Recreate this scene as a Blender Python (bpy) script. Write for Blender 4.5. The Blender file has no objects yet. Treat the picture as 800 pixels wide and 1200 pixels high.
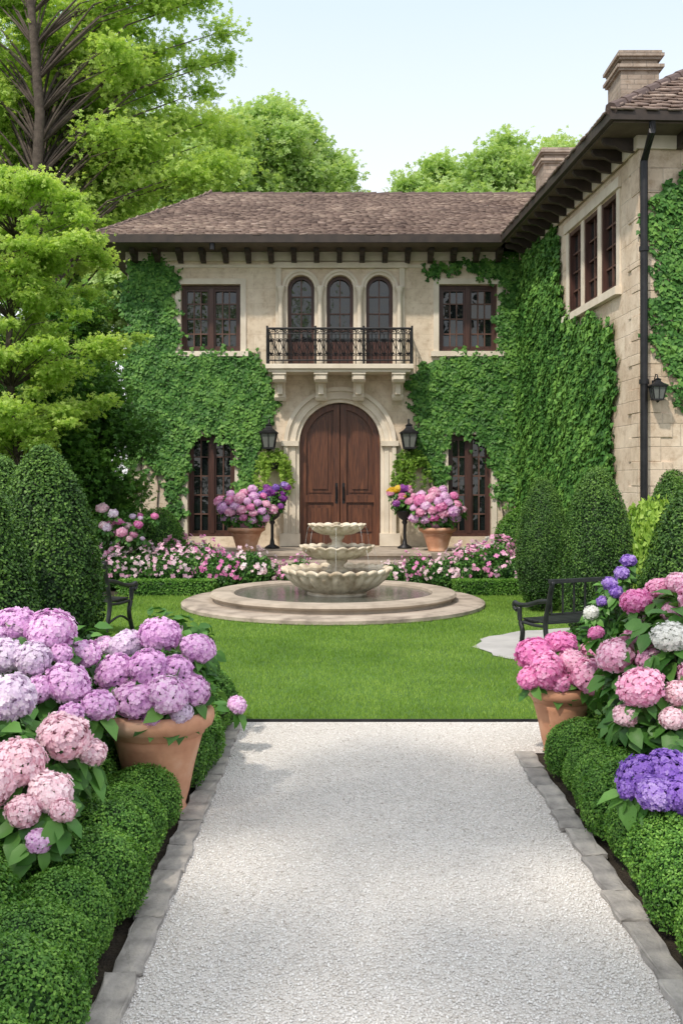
import bpy, bmesh, math, random
import numpy as np
from mathutils import Vector, Matrix
random.seed(7); rng = np.random.default_rng(7)
scene = bpy.context.scene
COL = scene.collection
PI = math.pi
def PX(px, py, D): return np.array(((px-400)*D/1200, D, 1.7-(py-560)*D/1200))

# ------------------------------------------------------------------ materials
def new_mat(name):
    m = bpy.data.materials.new(name); m.use_nodes = True
    nt = m.node_tree; b = nt.nodes['Principled BSDF']
    return m, nt, b
def nd(nt, t, **kw):
    n = nt.nodes.new(t)
    for k, v in kw.items(): setattr(n, k, v)
    return n
def ramp(nt, fac, stops):
    r = nd(nt, 'ShaderNodeValToRGB'); e = r.color_ramp.elements
    while len(e) < len(stops): e.new(.5)
    for i, (p, c) in enumerate(stops):
        e[i].position = p; e[i].color = (*c, 1) if len(c) == 3 else c
    nt.links.new(fac, r.inputs[0]); return r.outputs[0]
def noise(nt, scale, detail=4, rough=.55, vec=None):
    n = nd(nt, 'ShaderNodeTexNoise'); n.inputs['Scale'].default_value = scale
    n.inputs['Detail'].default_value = detail; n.inputs['Roughness'].default_value = rough
    if vec is None:
        t = nd(nt, 'ShaderNodeTexCoord'); vec = t.outputs['Object']
    nt.links.new(vec, n.inputs['Vector']); return n.outputs['Fac']
def bump(nt, b, h, strength=.3, dist=.02, prev=None):
    n = nd(nt, 'ShaderNodeBump'); n.inputs['Strength'].default_value = strength
    n.inputs['Distance'].default_value = dist
    nt.links.new(h, n.inputs['Height'])
    if prev: nt.links.new(prev, n.inputs['Normal'])
    nt.links.new(n.outputs[0], b.inputs['Normal']); return n.outputs[0]
def mixc(nt, a, b, fac, mode='MIX'):
    n = nd(nt, 'ShaderNodeMix', data_type='RGBA', blend_type=mode)
    for s, v in ((6, a), (7, b)):
        if isinstance(v, tuple): n.inputs[s].default_value = (*v, 1)
        else: nt.links.new(v, n.inputs[s])
    if isinstance(fac, (int, float)): n.inputs[0].default_value = fac
    else: nt.links.new(fac, n.inputs[0])
    return n.outputs[2]
def noisy(name, c1, c2, scale=4, rough=.8, bs=.3, bscale=40, bd=.01, metal=0, c3=None, objvar=0):
    m, nt, b = new_mat(name)
    f = noise(nt, scale, 6)
    st = [(.3, c1), (.7, c2)] if c3 is None else [(.3, c1), (.5, c2), (.72, c3)]
    c = ramp(nt, f, st)
    if objvar:
        oi = nd(nt, 'ShaderNodeObjectInfo')
        c = mixc(nt, c, ramp(nt, oi.outputs['Random'], [(0, (1-objvar, 1-objvar, 1-objvar)), (.5, (1, .97, .92)), (1, (1+objvar*.6, 1+objvar*.55, 1+objvar*.4))]), 1, 'MULTIPLY')
    nt.links.new(c, b.inputs['Base Color'])
    b.inputs['Roughness'].default_value = rough; b.inputs['Metallic'].default_value = metal
    if bs: bump(nt, b, noise(nt, bscale, 4), bs, bd)
    return m
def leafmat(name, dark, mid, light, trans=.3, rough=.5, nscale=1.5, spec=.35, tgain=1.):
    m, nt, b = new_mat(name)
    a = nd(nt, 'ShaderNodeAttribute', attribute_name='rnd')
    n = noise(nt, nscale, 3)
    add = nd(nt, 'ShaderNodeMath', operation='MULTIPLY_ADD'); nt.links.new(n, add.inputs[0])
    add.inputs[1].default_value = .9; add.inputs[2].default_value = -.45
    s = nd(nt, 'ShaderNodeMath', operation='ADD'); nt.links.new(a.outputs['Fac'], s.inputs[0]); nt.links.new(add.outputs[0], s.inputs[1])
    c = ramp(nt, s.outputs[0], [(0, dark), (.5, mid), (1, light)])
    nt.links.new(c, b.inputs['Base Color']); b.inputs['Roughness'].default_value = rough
    b.inputs['Specular IOR Level'].default_value = spec
    t = nd(nt, 'ShaderNodeBsdfTranslucent')
    c2 = mixc(nt, c, (tgain, tgain, .4*tgain), .8, 'MULTIPLY')
    nt.links.new(c2, t.inputs['Color'])
    mx = nd(nt, 'ShaderNodeMixShader'); mx.inputs[0].default_value = trans
    nt.links.new(b.outputs[0], mx.inputs[1]); nt.links.new(t.outputs[0], mx.inputs[2])
    nt.links.new(mx.outputs[0], nt.nodes['Material Output'].inputs['Surface'])
    return m
def petalmat(name, dark, mid, light):
    m, nt, b = new_mat(name)
    a = nd(nt, 'ShaderNodeAttribute', attribute_name='rnd')
    oi = nd(nt, 'ShaderNodeObjectInfo')
    s = nd(nt, 'ShaderNodeMath', operation='MULTIPLY_ADD'); nt.links.new(oi.outputs['Random'], s.inputs[0])
    s.inputs[1].default_value = .4; nt.links.new(a.outputs['Fac'], s.inputs[2])
    sc = nd(nt, 'ShaderNodeMath', operation='MULTIPLY'); nt.links.new(s.outputs[0], sc.inputs[0]); sc.inputs[1].default_value = .8
    c = ramp(nt, sc.outputs[0], [(0, dark), (.55, mid), (1.0, light)])
    nt.links.new(c, b.inputs['Base Color']); b.inputs['Roughness'].default_value = .6
    b.inputs['Specular IOR Level'].default_value = .2
    t = nd(nt, 'ShaderNodeBsdfTranslucent'); nt.links.new(c, t.inputs['Color'])
    mx = nd(nt, 'ShaderNodeMixShader'); mx.inputs[0].default_value = .38
    nt.links.new(b.outputs[0], mx.inputs[1]); nt.links.new(t.outputs[0], mx.inputs[2])
    nt.links.new(mx.outputs[0], nt.nodes['Material Output'].inputs['Surface'])
    return m
def stonewall(name, c1, c2, mortar, bw=.62, rh=.3, ms=.007, bstr=.5, stain=.55):
    m, nt, b = new_mat(name)
    t = nd(nt, 'ShaderNodeTexCoord'); sp = nd(nt, 'ShaderNodeSeparateXYZ'); nt.links.new(t.outputs['Object'], sp.inputs[0])
    ad = nd(nt, 'ShaderNodeMath', operation='ADD'); nt.links.new(sp.outputs[0], ad.inputs[0]); nt.links.new(sp.outputs[1], ad.inputs[1])
    cb = nd(nt, 'ShaderNodeCombineXYZ'); nt.links.new(ad.outputs[0], cb.inputs[0]); nt.links.new(sp.outputs[2], cb.inputs[1])
    br = nd(nt, 'ShaderNodeTexBrick'); nt.links.new(cb.outputs[0], br.inputs['Vector'])
    br.inputs['Scale'].default_value = 1; br.inputs['Brick Width'].default_value = bw; br.inputs['Row Height'].default_value = rh
    br.inputs['Mortar Size'].default_value = ms; br.inputs['Mortar Smooth'].default_value = .6
    br.inputs['Color1'].default_value = (*c1, 1); br.inputs['Color2'].default_value = (*c2, 1); br.inputs['Mortar'].default_value = (*mortar, 1)
    f1 = noise(nt, .9, 6, .65); f2 = noise(nt, 7, 8, .75)
    c = mixc(nt, br.outputs[0], ramp(nt, f1, [(.32, (stain, stain*.90, stain*.80)), (.6, (1, 1, 1))]), .75, 'MULTIPLY')
    c = mixc(nt, c, ramp(nt, f2, [(.32, (.72, .65, .57)), (.5, (1, .99, .97)), (.68, (1.10, 1.09, 1.07))]), .95, 'MULTIPLY')
    nt.links.new(c, b.inputs['Base Color']); b.inputs['Roughness'].default_value = .9
    inv = nd(nt, 'ShaderNodeMath', operation='SUBTRACT'); inv.inputs[0].default_value = 1; nt.links.new(br.outputs['Fac'], inv.inputs[1])
    p = bump(nt, b, inv.outputs[0], bstr, .02); bump(nt, b, f2, .35, .03, p)
    return m

M = {}
M['stone'] = stonewall('limestone_wall', (.80, .70, .57), (.74, .64, .51), (.68, .58, .46), ms=.006, bstr=.25, stain=.70)
M['rough_stone'] = stonewall('rough_limestone', (.80, .69, .56), (.70, .58, .46), (.62, .53, .43), .55, .3, .008, .5, .7)
M['trim'] = noisy('dressed_limestone', (.62, .54, .43), (.80, .72, .60), 3, .85, .3, 30)
M['fount'] = noisy('weathered_stone', (.34, .26, .17), (.66, .57, .44), 6, .85, .5, 35, .012, c3=(.82, .74, .61))
M['plinth'] = noisy('plinth_stone', (.30, .25, .20), (.54, .46, .38), 3, .9, .5, 30)
M['outer'] = noisy('worn_step_stone', (.22, .18, .15), (.42, .35, .29), 4, .9, .6, 30, c3=(.52, .45, .38))
def woodmat(name, c1, c2, c3):
    m, nt, b = new_mat(name)
    t = nd(nt, 'ShaderNodeTexCoord'); mp = nd(nt, 'ShaderNodeMapping'); nt.links.new(t.outputs['Object'], mp.inputs[0])
    mp.inputs['Scale'].default_value = (14, 14, 1.2)
    f = noise(nt, 2, 8, .6, mp.outputs[0])
    nt.links.new(ramp(nt, f, [(.3, c1), (.5, c2), (.7, c3)]), b.inputs['Base Color'])
    b.inputs['Roughness'].default_value = .45; bump(nt, b, f, .2, .01); return m
M['wood'] = woodmat('door_wood', (.05, .018, .010), (.105, .037, .018), (.18, .068, .03))
M['frame'] = woodmat('dark_frame_wood', (.035, .015, .011), (.065, .027, .020), (.095, .040, .030))
M['muntin'] = noisy('window_bar_wood', (.09, .045, .033), (.15, .08, .06), 8, .5, 0)
M['eave'] = noisy('dark_eave_timber', (.022, .015, .012), (.05, .034, .026), 6, .6, .2)
M['soffit'] = noisy('soffit_timber', (.09, .066, .05), (.14, .105, .08), 6, .7, .2)
M['iron'] = noisy('black_iron', (.012, .012, .014), (.03, .03, .033), 9, .45, .1, metal=.4)
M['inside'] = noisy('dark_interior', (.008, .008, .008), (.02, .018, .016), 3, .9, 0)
M['bench'] = noisy('black_painted_wood', (.012, .013, .015), (.03, .032, .036), 8, .4, .2)
M['terra'] = noisy('terracotta', (.46, .20, .11), (.64, .33, .20), 4, .85, .25, 60, .004, c3=(.74, .50, .37))
M['slate'] = noisy('edging_slate', (.20, .19, .185), (.34, .325, .315), 9, .85, .7, 30, .012, c3=(.48, .45, .42), objvar=.22)
M['soil'] = noisy('bark_mulch', (.025, .018, .012), (.06, .045, .028), 12, .95, .8, 60, .03)
M['patio'] = noisy('pale_flagstone', (.38, .37, .37), (.52, .51, .50), 3, .85, .3, 20)
M['ground'] = noisy('rough_ground', (.02, .035, .012), (.045, .06, .02), 1.2, .95, .6, 30, .03)
M['lawn'] = noisy('lawn_base', (.07, .15, .025), (.11, .22, .04), 2.5, .95, .8, 90, .02)
M['chim'] = stonewall('chimney_stone', (.46, .39, .33), (.33, .27, .23), (.28, .25, .22), .22, .08, .006, .6, .6)
m, nt, b = new_mat('window_glass'); b.inputs['Base Color'].default_value = (.012, .016, .017, 1); b.inputs['Roughness'].default_value = .05
b.inputs['Specular IOR Level'].default_value = .8; bump(nt, b, noise(nt, 3.5, 2), .25, .06); M['glass'] = m
m, nt, b = new_mat('lamp_glass'); b.inputs['Base Color'].default_value = (.16, .17, .16, 1); b.inputs['Roughness'].default_value = .15; M['lglass'] = m
m, nt, b = new_mat('fountain_water'); b.inputs['Base Color'].default_value = (.12, .125, .105, 1); b.inputs['Roughness'].default_value = .12
bump(nt, b, noise(nt, 14, 3), .35, .02); M['water'] = m
m, nt, b = new_mat('falling_water'); b.inputs['Base Color'].default_value = (.85, .9, .92, 1); b.inputs['Roughness'].default_value = .1
b.inputs['Alpha'].default_value = .3; M['stream'] = m
def rndmat(name, stops, rough=.85, bs=.3, nm=.7):
    m, nt, b = new_mat(name); a = nd(nt, 'ShaderNodeAttribute', attribute_name='rnd')
    c = ramp(nt, a.outputs['Fac'], stops)
    c = mixc(nt, c, ramp(nt, noise(nt, 2.2 if nm < .8 else .8, 6, .65), [(.3, (nm, nm, nm)), (.7, (1.1, 1.1, 1.1))]), .8, 'MULTIPLY')
    nt.links.new(c, b.inputs['Base Color']); b.inputs['Roughness'].default_value = rough
    if bs: bump(nt, b, noise(nt, 50, 3), bs, .01)
    return m
M['tile'] = rndmat('clay_shingle', [(0, (.13, .09, .082)), (.35, (.25, .185, .16)), (.7, (.36, .275, .235)), (1, (.52, .42, .35))], nm=.62)
M['pebble'] = rndmat('pebbles', [(0, (.44, .39, .35)), (.25, (.67, .64, .61)), (.8, (.79, .77, .75)), (1, (.87, .86, .84))], .85, 0, .92)
m, nt, b = new_mat('pale_gravel')
v = nd(nt, 'ShaderNodeTexVoronoi'); v.inputs['Scale'].default_value = 130; t = nd(nt, 'ShaderNodeTexCoord'); nt.links.new(t.outputs['Object'], v.inputs['Vector'])
sepc = nd(nt, 'ShaderNodeSeparateColor'); nt.links.new(v.outputs['Color'], sepc.inputs[0])
c = ramp(nt, sepc.outputs[0], [(0, (.59, .55, .51)), (.3, (.75, .73, .70)), (1, (.84, .83, .81))])
c = mixc(nt, c, ramp(nt, v.outputs['Distance'], [(0, (1, 1, 1)), (.75, (.72, .69, .67))]), .8, 'MULTIPLY')  # shade between the pebbles multiplied into the gravel colour
c = mixc(nt, c, ramp(nt, noise(nt, 1.2, 5), [(.3, (.90, .89, .88)), (.7, (1, 1, 1))]), 1, 'MULTIPLY')
nt.links.new(c, b.inputs['Base Color']); b.inputs['Roughness'].default_value = .9
iv = nd(nt, 'ShaderNodeMath', operation='SUBTRACT'); iv.inputs[0].default_value = 1; nt.links.new(v.outputs['Distance'], iv.inputs[1])
bump(nt, b, iv.outputs[0], .6, .008); M['gravel'] = m
M['bark'] = noisy('bark', (.05, .038, .03), (.12, .095, .075), 8, .95, .7, 25, .03)
M['stem'] = noisy('green_stem', (.05, .08, .03), (.09, .11, .05), 8, .8, 0)
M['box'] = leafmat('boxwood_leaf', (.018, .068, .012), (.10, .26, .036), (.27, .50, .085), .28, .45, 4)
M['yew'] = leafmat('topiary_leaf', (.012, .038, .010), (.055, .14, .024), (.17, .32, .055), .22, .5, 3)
M['hyd'] = leafmat('hydrangea_leaf', (.018, .068, .013), (.065, .19, .035), (.17, .37, .078), .27, .42, 3)
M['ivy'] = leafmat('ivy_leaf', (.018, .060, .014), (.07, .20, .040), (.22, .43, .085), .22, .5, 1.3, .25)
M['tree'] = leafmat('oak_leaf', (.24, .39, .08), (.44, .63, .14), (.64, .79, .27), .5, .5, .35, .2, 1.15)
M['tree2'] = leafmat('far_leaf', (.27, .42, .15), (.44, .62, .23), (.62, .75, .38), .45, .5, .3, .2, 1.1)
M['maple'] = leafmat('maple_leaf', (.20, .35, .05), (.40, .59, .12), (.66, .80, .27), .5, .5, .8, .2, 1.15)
M['dense'] = leafmat('dense_leaf', (.018, .06, .010), (.08, .21, .030), (.20, .40, .06), .3, .5, 1.2)
M['lime'] = leafmat('lime_leaf', (.07, .16, .02), (.22, .40, .05), (.44, .62, .12), .35, .5, 2)
M['sage'] = leafmat('grey_leaf', (.05, .08, .05), (.15, .21, .14), (.30, .37, .29), .25, .6, 2)
M['grass'] = leafmat('grass_blade', (.11, .22, .03), (.23, .39, .06), (.38, .55, .13), .3, .55, 1.2, .2)
M['pale'] = petalmat('pale_pink_petal', (.84, .50, .60), (.95, .73, .80), (.97, .88, .91))
M['lilac'] = petalmat('pale_lilac_petal', (.72, .55, .76), (.90, .77, .91), (.95, .90, .95))
M['lav'] = petalmat('lavender_petal', (.66, .31, .67), (.91, .60, .88), (.96, .82, .94))
M['pink'] = petalmat('pink_petal', (.80, .28, .54), (.94, .52, .72), (.96, .77, .86))
M['deep'] = petalmat('deep_pink_petal', (.70, .15, .48), (.92, .36, .67), (.95, .64, .82))
M['white'] = petalmat('white_petal', (.66, .68, .64), (.85, .85, .82), (.92, .92, .90))
M['violet'] = petalmat('violet_petal', (.18, .08, .48), (.40, .22, .72), (.66, .50, .86))
M['purple'] = petalmat('purple_petal', (.20, .03, .28), (.38, .09, .46), (.6, .25, .65))
M['yellow'] = petalmat('yellow_petal', (.7, .42, .03), (.85, .6, .05), (.9, .75, .2))

# ------------------------------------------------------------------ helpers
def finish(o, mat, parent=None, smooth=False):
    COL.objects.link(o)
    if mat is not None: o.data.materials.append(mat)
    if smooth: o.data.polygons.foreach_set('use_smooth', [True]*len(o.data.polygons))
    if parent is not None:
        o.parent = parent
        if parent.get('world_built'):
            o.matrix_parent_inverse = Matrix.Translation(-Vector(parent.location))
    return o
def obj(name, bm, mat, parent=None, smooth=False, recalc=True):
    me = bpy.data.meshes.new(name)
    if recalc: bmesh.ops.recalc_face_normals(bm, faces=bm.faces)
    bm.to_mesh(me); bm.free()
    return finish(bpy.data.objects.new(name, me), mat, parent, smooth)
def tag(o, label=None, cat=None, group=None, kind=None):
    if label: o['label'] = label
    if cat: o['category'] = cat
    if group: o['group'] = group
    if kind: o['kind'] = kind
    return o
def thing(name, label, cat, loc=(0, 0, 0), group=None, world=False, rz=0):
    o = bpy.data.objects.new(name, None); COL.objects.link(o); o.location = loc; o.rotation_euler.z = rz
    o.empty_display_size = .1
    if world: o['world_built'] = 1
    return tag(o, label, cat, group)
def dup(root, loc, rz=0, sc=None, label=None, group=None):
    r = root.copy(); COL.objects.link(r); r.location = loc; r.rotation_euler.z = rz
    if sc is not None: r.scale = sc if hasattr(sc, '__len__') else (sc, sc, sc)
    if label: r['label'] = label
    if group: r['group'] = group
    for ch in list(root.children):
        c = ch.copy(); COL.objects.link(c); c.parent = r
        for g in list(ch.children):
            d = g.copy(); COL.objects.link(d); d.parent = c
    return r
def np_mesh(name, V, F, R=None):
    V = np.ascontiguousarray(V, dtype=np.float32); F = np.ascontiguousarray(F, dtype=np.int32); k = F.shape[1]
    me = bpy.data.meshes.new(name)
    me.vertices.add(len(V)); me.vertices.foreach_set('co', V.ravel())
    me.loops.add(F.size); me.loops.foreach_set('vertex_index', F.ravel())
    me.polygons.add(len(F)); me.polygons.foreach_set('loop_start', np.arange(len(F), dtype=np.int32)*k)
    me.update(calc_edges=True)
    if R is not None:
        a = me.attributes.new('rnd', 'FLOAT', 'POINT'); a.data.foreach_set('value', np.ascontiguousarray(R, dtype=np.float32))
    return me
def np_obj(name, VFR, mat, parent=None, smooth=False):
    me = np_mesh(name, *VFR)
    return finish(bpy.data.objects.new(name, me), mat, parent, smooth)
def cat(*a):
    Vs, Fs, Rs, off = [], [], [], 0
    for V, F, R in a:
        Vs.append(V); Fs.append(np.asarray(F)+off); Rs.append(R); off += len(V)
    return np.concatenate(Vs), np.concatenate(Fs), np.concatenate(Rs)
def norm(a): return a/np.maximum(np.linalg.norm(a, axis=-1, keepdims=True), 1e-9)
def scatter(T, F, P, N, U, S, R):
    T = np.asarray(T, float); F = np.asarray(F); P = np.asarray(P, float); n = len(P)
    N = norm(N); U = norm(U-(U*N).sum(1, keepdims=True)*N); X = np.cross(U, N)
    S = np.broadcast_to(np.asarray(S, float), (n,))[:, None, None]
    V = P[:, None, :] + S*(T[None, :, 0:1]*X[:, None, :]+T[None, :, 1:2]*U[:, None, :]+T[None, :, 2:3]*N[:, None, :])
    FF = F[None]+(np.arange(n)*len(T))[:, None, None]
    return V.reshape(-1, 3), FF.reshape(-1, F.shape[1]), np.repeat(np.broadcast_to(R, (n,)), len(T))
LEAF = ([(0, 0, 0), (.32, .45, .08), (0, 1, 0), (-.32, .45, .08)], [(0, 1, 2), (0, 2, 3)])
OV = ([(0, 0, 0), (0, .3, -.01), (0, .65, -.06), (0, 1, -.2), (.3, .28, .07), (.27, .62, .02), (-.3, .28, .07), (-.27, .62, .02), (0, -.12, 0)],
      [(0, 4, 1), (1, 4, 5), (1, 5, 2), (2, 5, 3), (0, 1, 6), (1, 7, 6), (1, 2, 7), (2, 3, 7)])
IVY = ([(0, .35, .06), (0, 0, 0), (.3, -.1, 0), (.52, .25, -.02), (.3, .5, 0), (0, 1, -.08), (-.3, .5, 0), (-.52, .25, -.02), (-.3, -.1, 0)],
       [(0, i, i % 8+1) for i in range(1, 9)])
def sprig():
    V, F = [], []
    for i, (a, y, up) in enumerate([(0, .5, .1), (1.0, .3, .0), (-1.0, .3, .15), (1.4, .05, -.1), (-1.4, .1, -.15), (.4, .1, .35)]):
        b0 = len(V); ca, sa = math.cos(a), math.sin(a)
        for (x, yy, z) in LEAF[0]:
            X = x*.6*ca+yy*.6*sa; Y = y-x*.6*sa+yy*.6*ca
            V.append((X, Y, z*.6+up*yy))
        F += [(b0, b0+1, b0+2), (b0, b0+2, b0+3)]
    return V, F
SPR = sprig()
PET = []
PF = []
for k in range(4):
    a = k*PI/2; b0 = len(PET)
    for (x, y, z) in [(0, 0, 0), (.35, -.36, .05), (.82, -.42, .12), (1.0, 0, .10), (.82, .42, .12), (.35, .36, .05)]:
        PET.append((x*math.cos(a)-y*math.sin(a), x*math.sin(a)+y*math.cos(a), z))
    PF.append(tuple(range(b0, b0+6)))
def rdir(n, lo=-1, hi=1):
    z = rng.uniform(lo, hi, n); a = rng.uniform(0, 2*PI, n); r = np.sqrt(1-z*z)
    return np.stack([r*np.cos(a), r*np.sin(a), z], 1)
def lump(d, k=3, seed=0, amp=1.):
    r = np.random.default_rng(seed); s = 0
    for i in range(5):
        kv = r.normal(size=3)*k*(1+.4*i); s = s+np.sin(d@kv+r.uniform(0, 6))/(1+.5*i)
    return s*amp/2.5
def icot(n=20, m=12):
    V = [(0, 0, 1)]
    for j in range(1, m):
        t = PI*j/m
        for i in range(n): V.append((math.sin(t)*math.cos(2*PI*i/n), math.sin(t)*math.sin(2*PI*i/n), math.cos(t)))
    V.append((0, 0, -1)); F = []
    for i in range(n): F.append((0, 1+i, 1+(i+1) % n))
    for j in range(m-2):
        for i in range(n):
            a = 1+j*n+i; b_ = 1+j*n+(i+1) % n; F += [(a, a+n, b_), (b_, a+n, b_+n)]
    L = len(V)-1
    for i in range(n): F.append((L, L-n+(i+1) % n, L-n+i))
    return np.array(V), np.array(F)
def blob(rx, ry, rz, n, ls, T=LEAF, taper=0, la=.08, lk=3, seed=0, zc=None, inset=.06, lo=-.85, jit=.55, core=.9, core_r=-.4, box=False, stray=.04):
    if zc is None: zc = rz*.9
    def surf(d):
        q = d
        if box: q = d/np.max(np.abs(d), axis=1, keepdims=True)
        r = 1+lump(d, lk, seed, la)
        p = q*r[:, None]*np.array([rx, ry, rz]); t = q[:, 2:3]
        p[:, :2] *= (1-taper*t); p[:, 2] += zc
        return p
    d = rdir(n, lo, 1)
    if box:
        d = rng.uniform(-1, 1, (n, 3))*np.array([rx, ry, rz]); ax = rng.choice(3, n, p=np.array([ry*rz, rx*rz, rx*ry])/(ry*rz+rx*rz+rx*ry))
        d = d/np.array([rx, ry, rz]); sg = rng.choice([-1, 1], n); sg[ax == 2] = 1; d[np.arange(n), ax] = sg
        N0 = np.zeros((n, 3)); N0[np.arange(n), ax] = sg; P = d*np.array([rx, ry, rz])*(1+lump(d, lk, seed, la))[:, None]; P[:, 2] += zc
        d = N0
    else:
        P = surf(d)
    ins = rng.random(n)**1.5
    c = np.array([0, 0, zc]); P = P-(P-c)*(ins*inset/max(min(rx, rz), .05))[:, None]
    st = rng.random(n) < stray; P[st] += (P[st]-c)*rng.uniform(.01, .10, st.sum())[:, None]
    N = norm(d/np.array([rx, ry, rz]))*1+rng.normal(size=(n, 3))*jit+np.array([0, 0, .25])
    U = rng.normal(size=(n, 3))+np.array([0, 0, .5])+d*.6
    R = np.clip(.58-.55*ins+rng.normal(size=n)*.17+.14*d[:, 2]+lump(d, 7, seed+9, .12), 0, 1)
    L = scatter(T[0], T[1], P, N, U, ls*rng.uniform(.7, 1.2, n), R)
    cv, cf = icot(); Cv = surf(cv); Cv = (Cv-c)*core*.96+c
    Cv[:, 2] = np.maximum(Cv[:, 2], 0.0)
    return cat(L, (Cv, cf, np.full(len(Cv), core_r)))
def bx(bm, x0, x1, y0, y1, z0, z1, f=None):
    P = [(x, y, z) for z in (z0, z1) for y in (y0, y1) for x in (x0, x1)]
    if f: P = [f(*p) for p in P]
    v = [bm.verts.new(p) for p in P]
    for q in ((0, 1, 3, 2), (4, 6, 7, 5), (0, 4, 5, 1), (2, 3, 7, 6), (0, 2, 6, 4), (1, 5, 7, 3)): bm.faces.new([v[i] for i in q])
def bevel(bm, w=.01):
    bmesh.ops.recalc_face_normals(bm, faces=bm.faces)
    bmesh.ops.bevel(bm, geom=list(bm.edges), offset=w, segments=2, affect='EDGES', profile=.6)
def tube(bm, pts, rad, seg=8, cap=True):
    pts = [Vector(p) for p in pts]; rings = []
    if not hasattr(rad, '__len__'): rad = [rad]*len(pts)
    for i, p in enumerate(pts):
        t = (pts[min(i+1, len(pts)-1)]-pts[max(i-1, 0)]).normalized()
        a = t.cross(Vector((0, 0, 1)) if abs(t.z) < .95 else Vector((1, 0, 0))).normalized(); b_ = t.cross(a)
        rings.append([bm.verts.new(p+(a*math.cos(2*PI*k/seg)+b_*math.sin(2*PI*k/seg))*rad[i]) for k in range(seg)])
    for r0, r1 in zip(rings, rings[1:]):
        for k in range(seg): bm.faces.new((r0[k], r0[(k+1) % seg], r1[(k+1) % seg], r1[k]))
    if cap: bm.faces.new(rings[0]); bm.faces.new(rings[-1])
def lathe(bm, prof, seg=48, c=(0, 0), fn=None):
    rings = []
    for (r, z) in prof:
        ring = []
        for k in range(seg):
            a = 2*PI*k/seg; rr, zz = (r, z) if fn is None else fn(r, z, a)
            ring.append(bm.verts.new((c[0]+rr*math.cos(a), c[1]+rr*math.sin(a), zz)))
        rings.append(ring)
    for r0, r1 in zip(rings, rings[1:]):
        for k in range(seg): bm.faces.new((r0[k], r0[(k+1) % seg], r1[(k+1) % seg], r1[k]))
    return rings

# ------------------------------------------------------------------ camera, light, world
cam = bpy.data.cameras.new('camera'); co = bpy.data.objects.new('camera', cam); COL.objects.link(co)
co.location = (0, 0, 1.7); co.rotation_euler = (PI/2, 0, 0)
cam.sensor_fit = 'VERTICAL'; cam.sensor_height = 36; cam.lens = 36; cam.shift_y = -40/1200; cam.clip_end = 1000
scene.camera = co
sd = Vector((-.46, -.74, 1.05)).normalized()
el = math.asin(sd.z); az = math.atan2(sd.x, sd.y)
sl = bpy.data.lights.new('sun', 'SUN'); sl.energy = 3.0; sl.angle = math.radians(2.5); sl.color = (1, .91, .79)
so = bpy.data.objects.new('sun', sl); COL.objects.link(so); so.rotation_euler = (-sd).to_track_quat('-Z', 'Y').to_euler(); so.location = (-10, -10, 20)
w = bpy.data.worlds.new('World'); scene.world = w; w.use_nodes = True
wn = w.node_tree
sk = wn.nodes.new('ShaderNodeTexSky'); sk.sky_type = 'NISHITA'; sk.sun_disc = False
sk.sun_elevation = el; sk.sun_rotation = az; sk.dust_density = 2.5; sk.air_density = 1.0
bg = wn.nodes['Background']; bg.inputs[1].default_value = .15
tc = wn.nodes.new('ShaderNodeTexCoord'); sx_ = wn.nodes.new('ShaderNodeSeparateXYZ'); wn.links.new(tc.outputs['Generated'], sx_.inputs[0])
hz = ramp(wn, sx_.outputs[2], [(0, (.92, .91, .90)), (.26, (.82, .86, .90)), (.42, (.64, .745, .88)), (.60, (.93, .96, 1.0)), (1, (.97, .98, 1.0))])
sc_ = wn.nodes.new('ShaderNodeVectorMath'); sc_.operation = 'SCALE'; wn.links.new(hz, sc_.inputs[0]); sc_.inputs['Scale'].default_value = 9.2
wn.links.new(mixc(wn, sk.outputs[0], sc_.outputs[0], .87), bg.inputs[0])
scene.view_settings.view_transform = 'Standard'; scene.view_settings.look = 'None'; scene.view_settings.exposure = 0

# ------------------------------------------------------------------ ground
def sheet(name, pts, z, mat, **kw):
    bm = bmesh.new(); bm.faces.new([bm.verts.new((x, y, z)) for x, y in pts]); return tag(obj(name, bm, mat, None, recalc=False), **kw)
R4 = lambda a, b, c, d: [(a, c), (b, c), (b, d), (a, d)]
sheet('ground', R4(-150, 150, -40, 260), 0, M['ground'], kind='structure')
sheet('garden_bed', R4(-9, 9, -2, 7.1), .004, M['soil'], kind='structure')
sheet('garden_bed', R4(-6, 5, 14.62, 20), .004, M['soil'], kind='structure')
sheet('lawn', R4(-5.5, 6, 7.1, 14.6), .008, M['lawn'], kind='structure')
sheet('gravel_path', [(-.75, -2), (1.13, -2), (1.13, 6.28), (1.75, 6.28), (1.75, 7.08), (-.75, 7.08)], .012, M['gravel'], kind='structure')
pc = (3.0, 10.2); pr = 1.65
sheet('stone_patio', [(pc[0]+pr*(1+.03*math.sin(a*1.9))*math.cos(a*PI/24), pc[1]+.8*pr*(1+.03*math.sin(a*2.3))*math.sin(a*PI/24)) for a in range(48)], .018, M['patio'], kind='structure')
bm = bmesh.new(); bx(bm, -1.2, 1.8, 7.085, 7.098, 0, .03); tag(obj('lawn_edging', bm, M['iron']), 'thin dark metal strip where the lawn meets the gravel path', 'edging')
n = 300000
gy = 7.1+7.5*rng.random(n)**1.35; gx = rng.uniform(-4.2, 4.6, n)
FC = (-.06, 13.7)
k = ((gx-FC[0]+.05)**2+(gy-FC[1])**2 > 2.02**2) & ((gx-pc[0])**2+((gy-pc[1])/.8)**2 > pr**2)
gx, gy = gx[k], gy[k]; n = len(gx)
P = np.stack([gx, gy, np.full(n, .006)], 1)
U = np.stack([rng.normal(size=n)*.35, rng.normal(size=n)*.35, np.ones(n)], 1); N = rng.normal(size=(n, 3)); N[:, 2] *= .2
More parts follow.
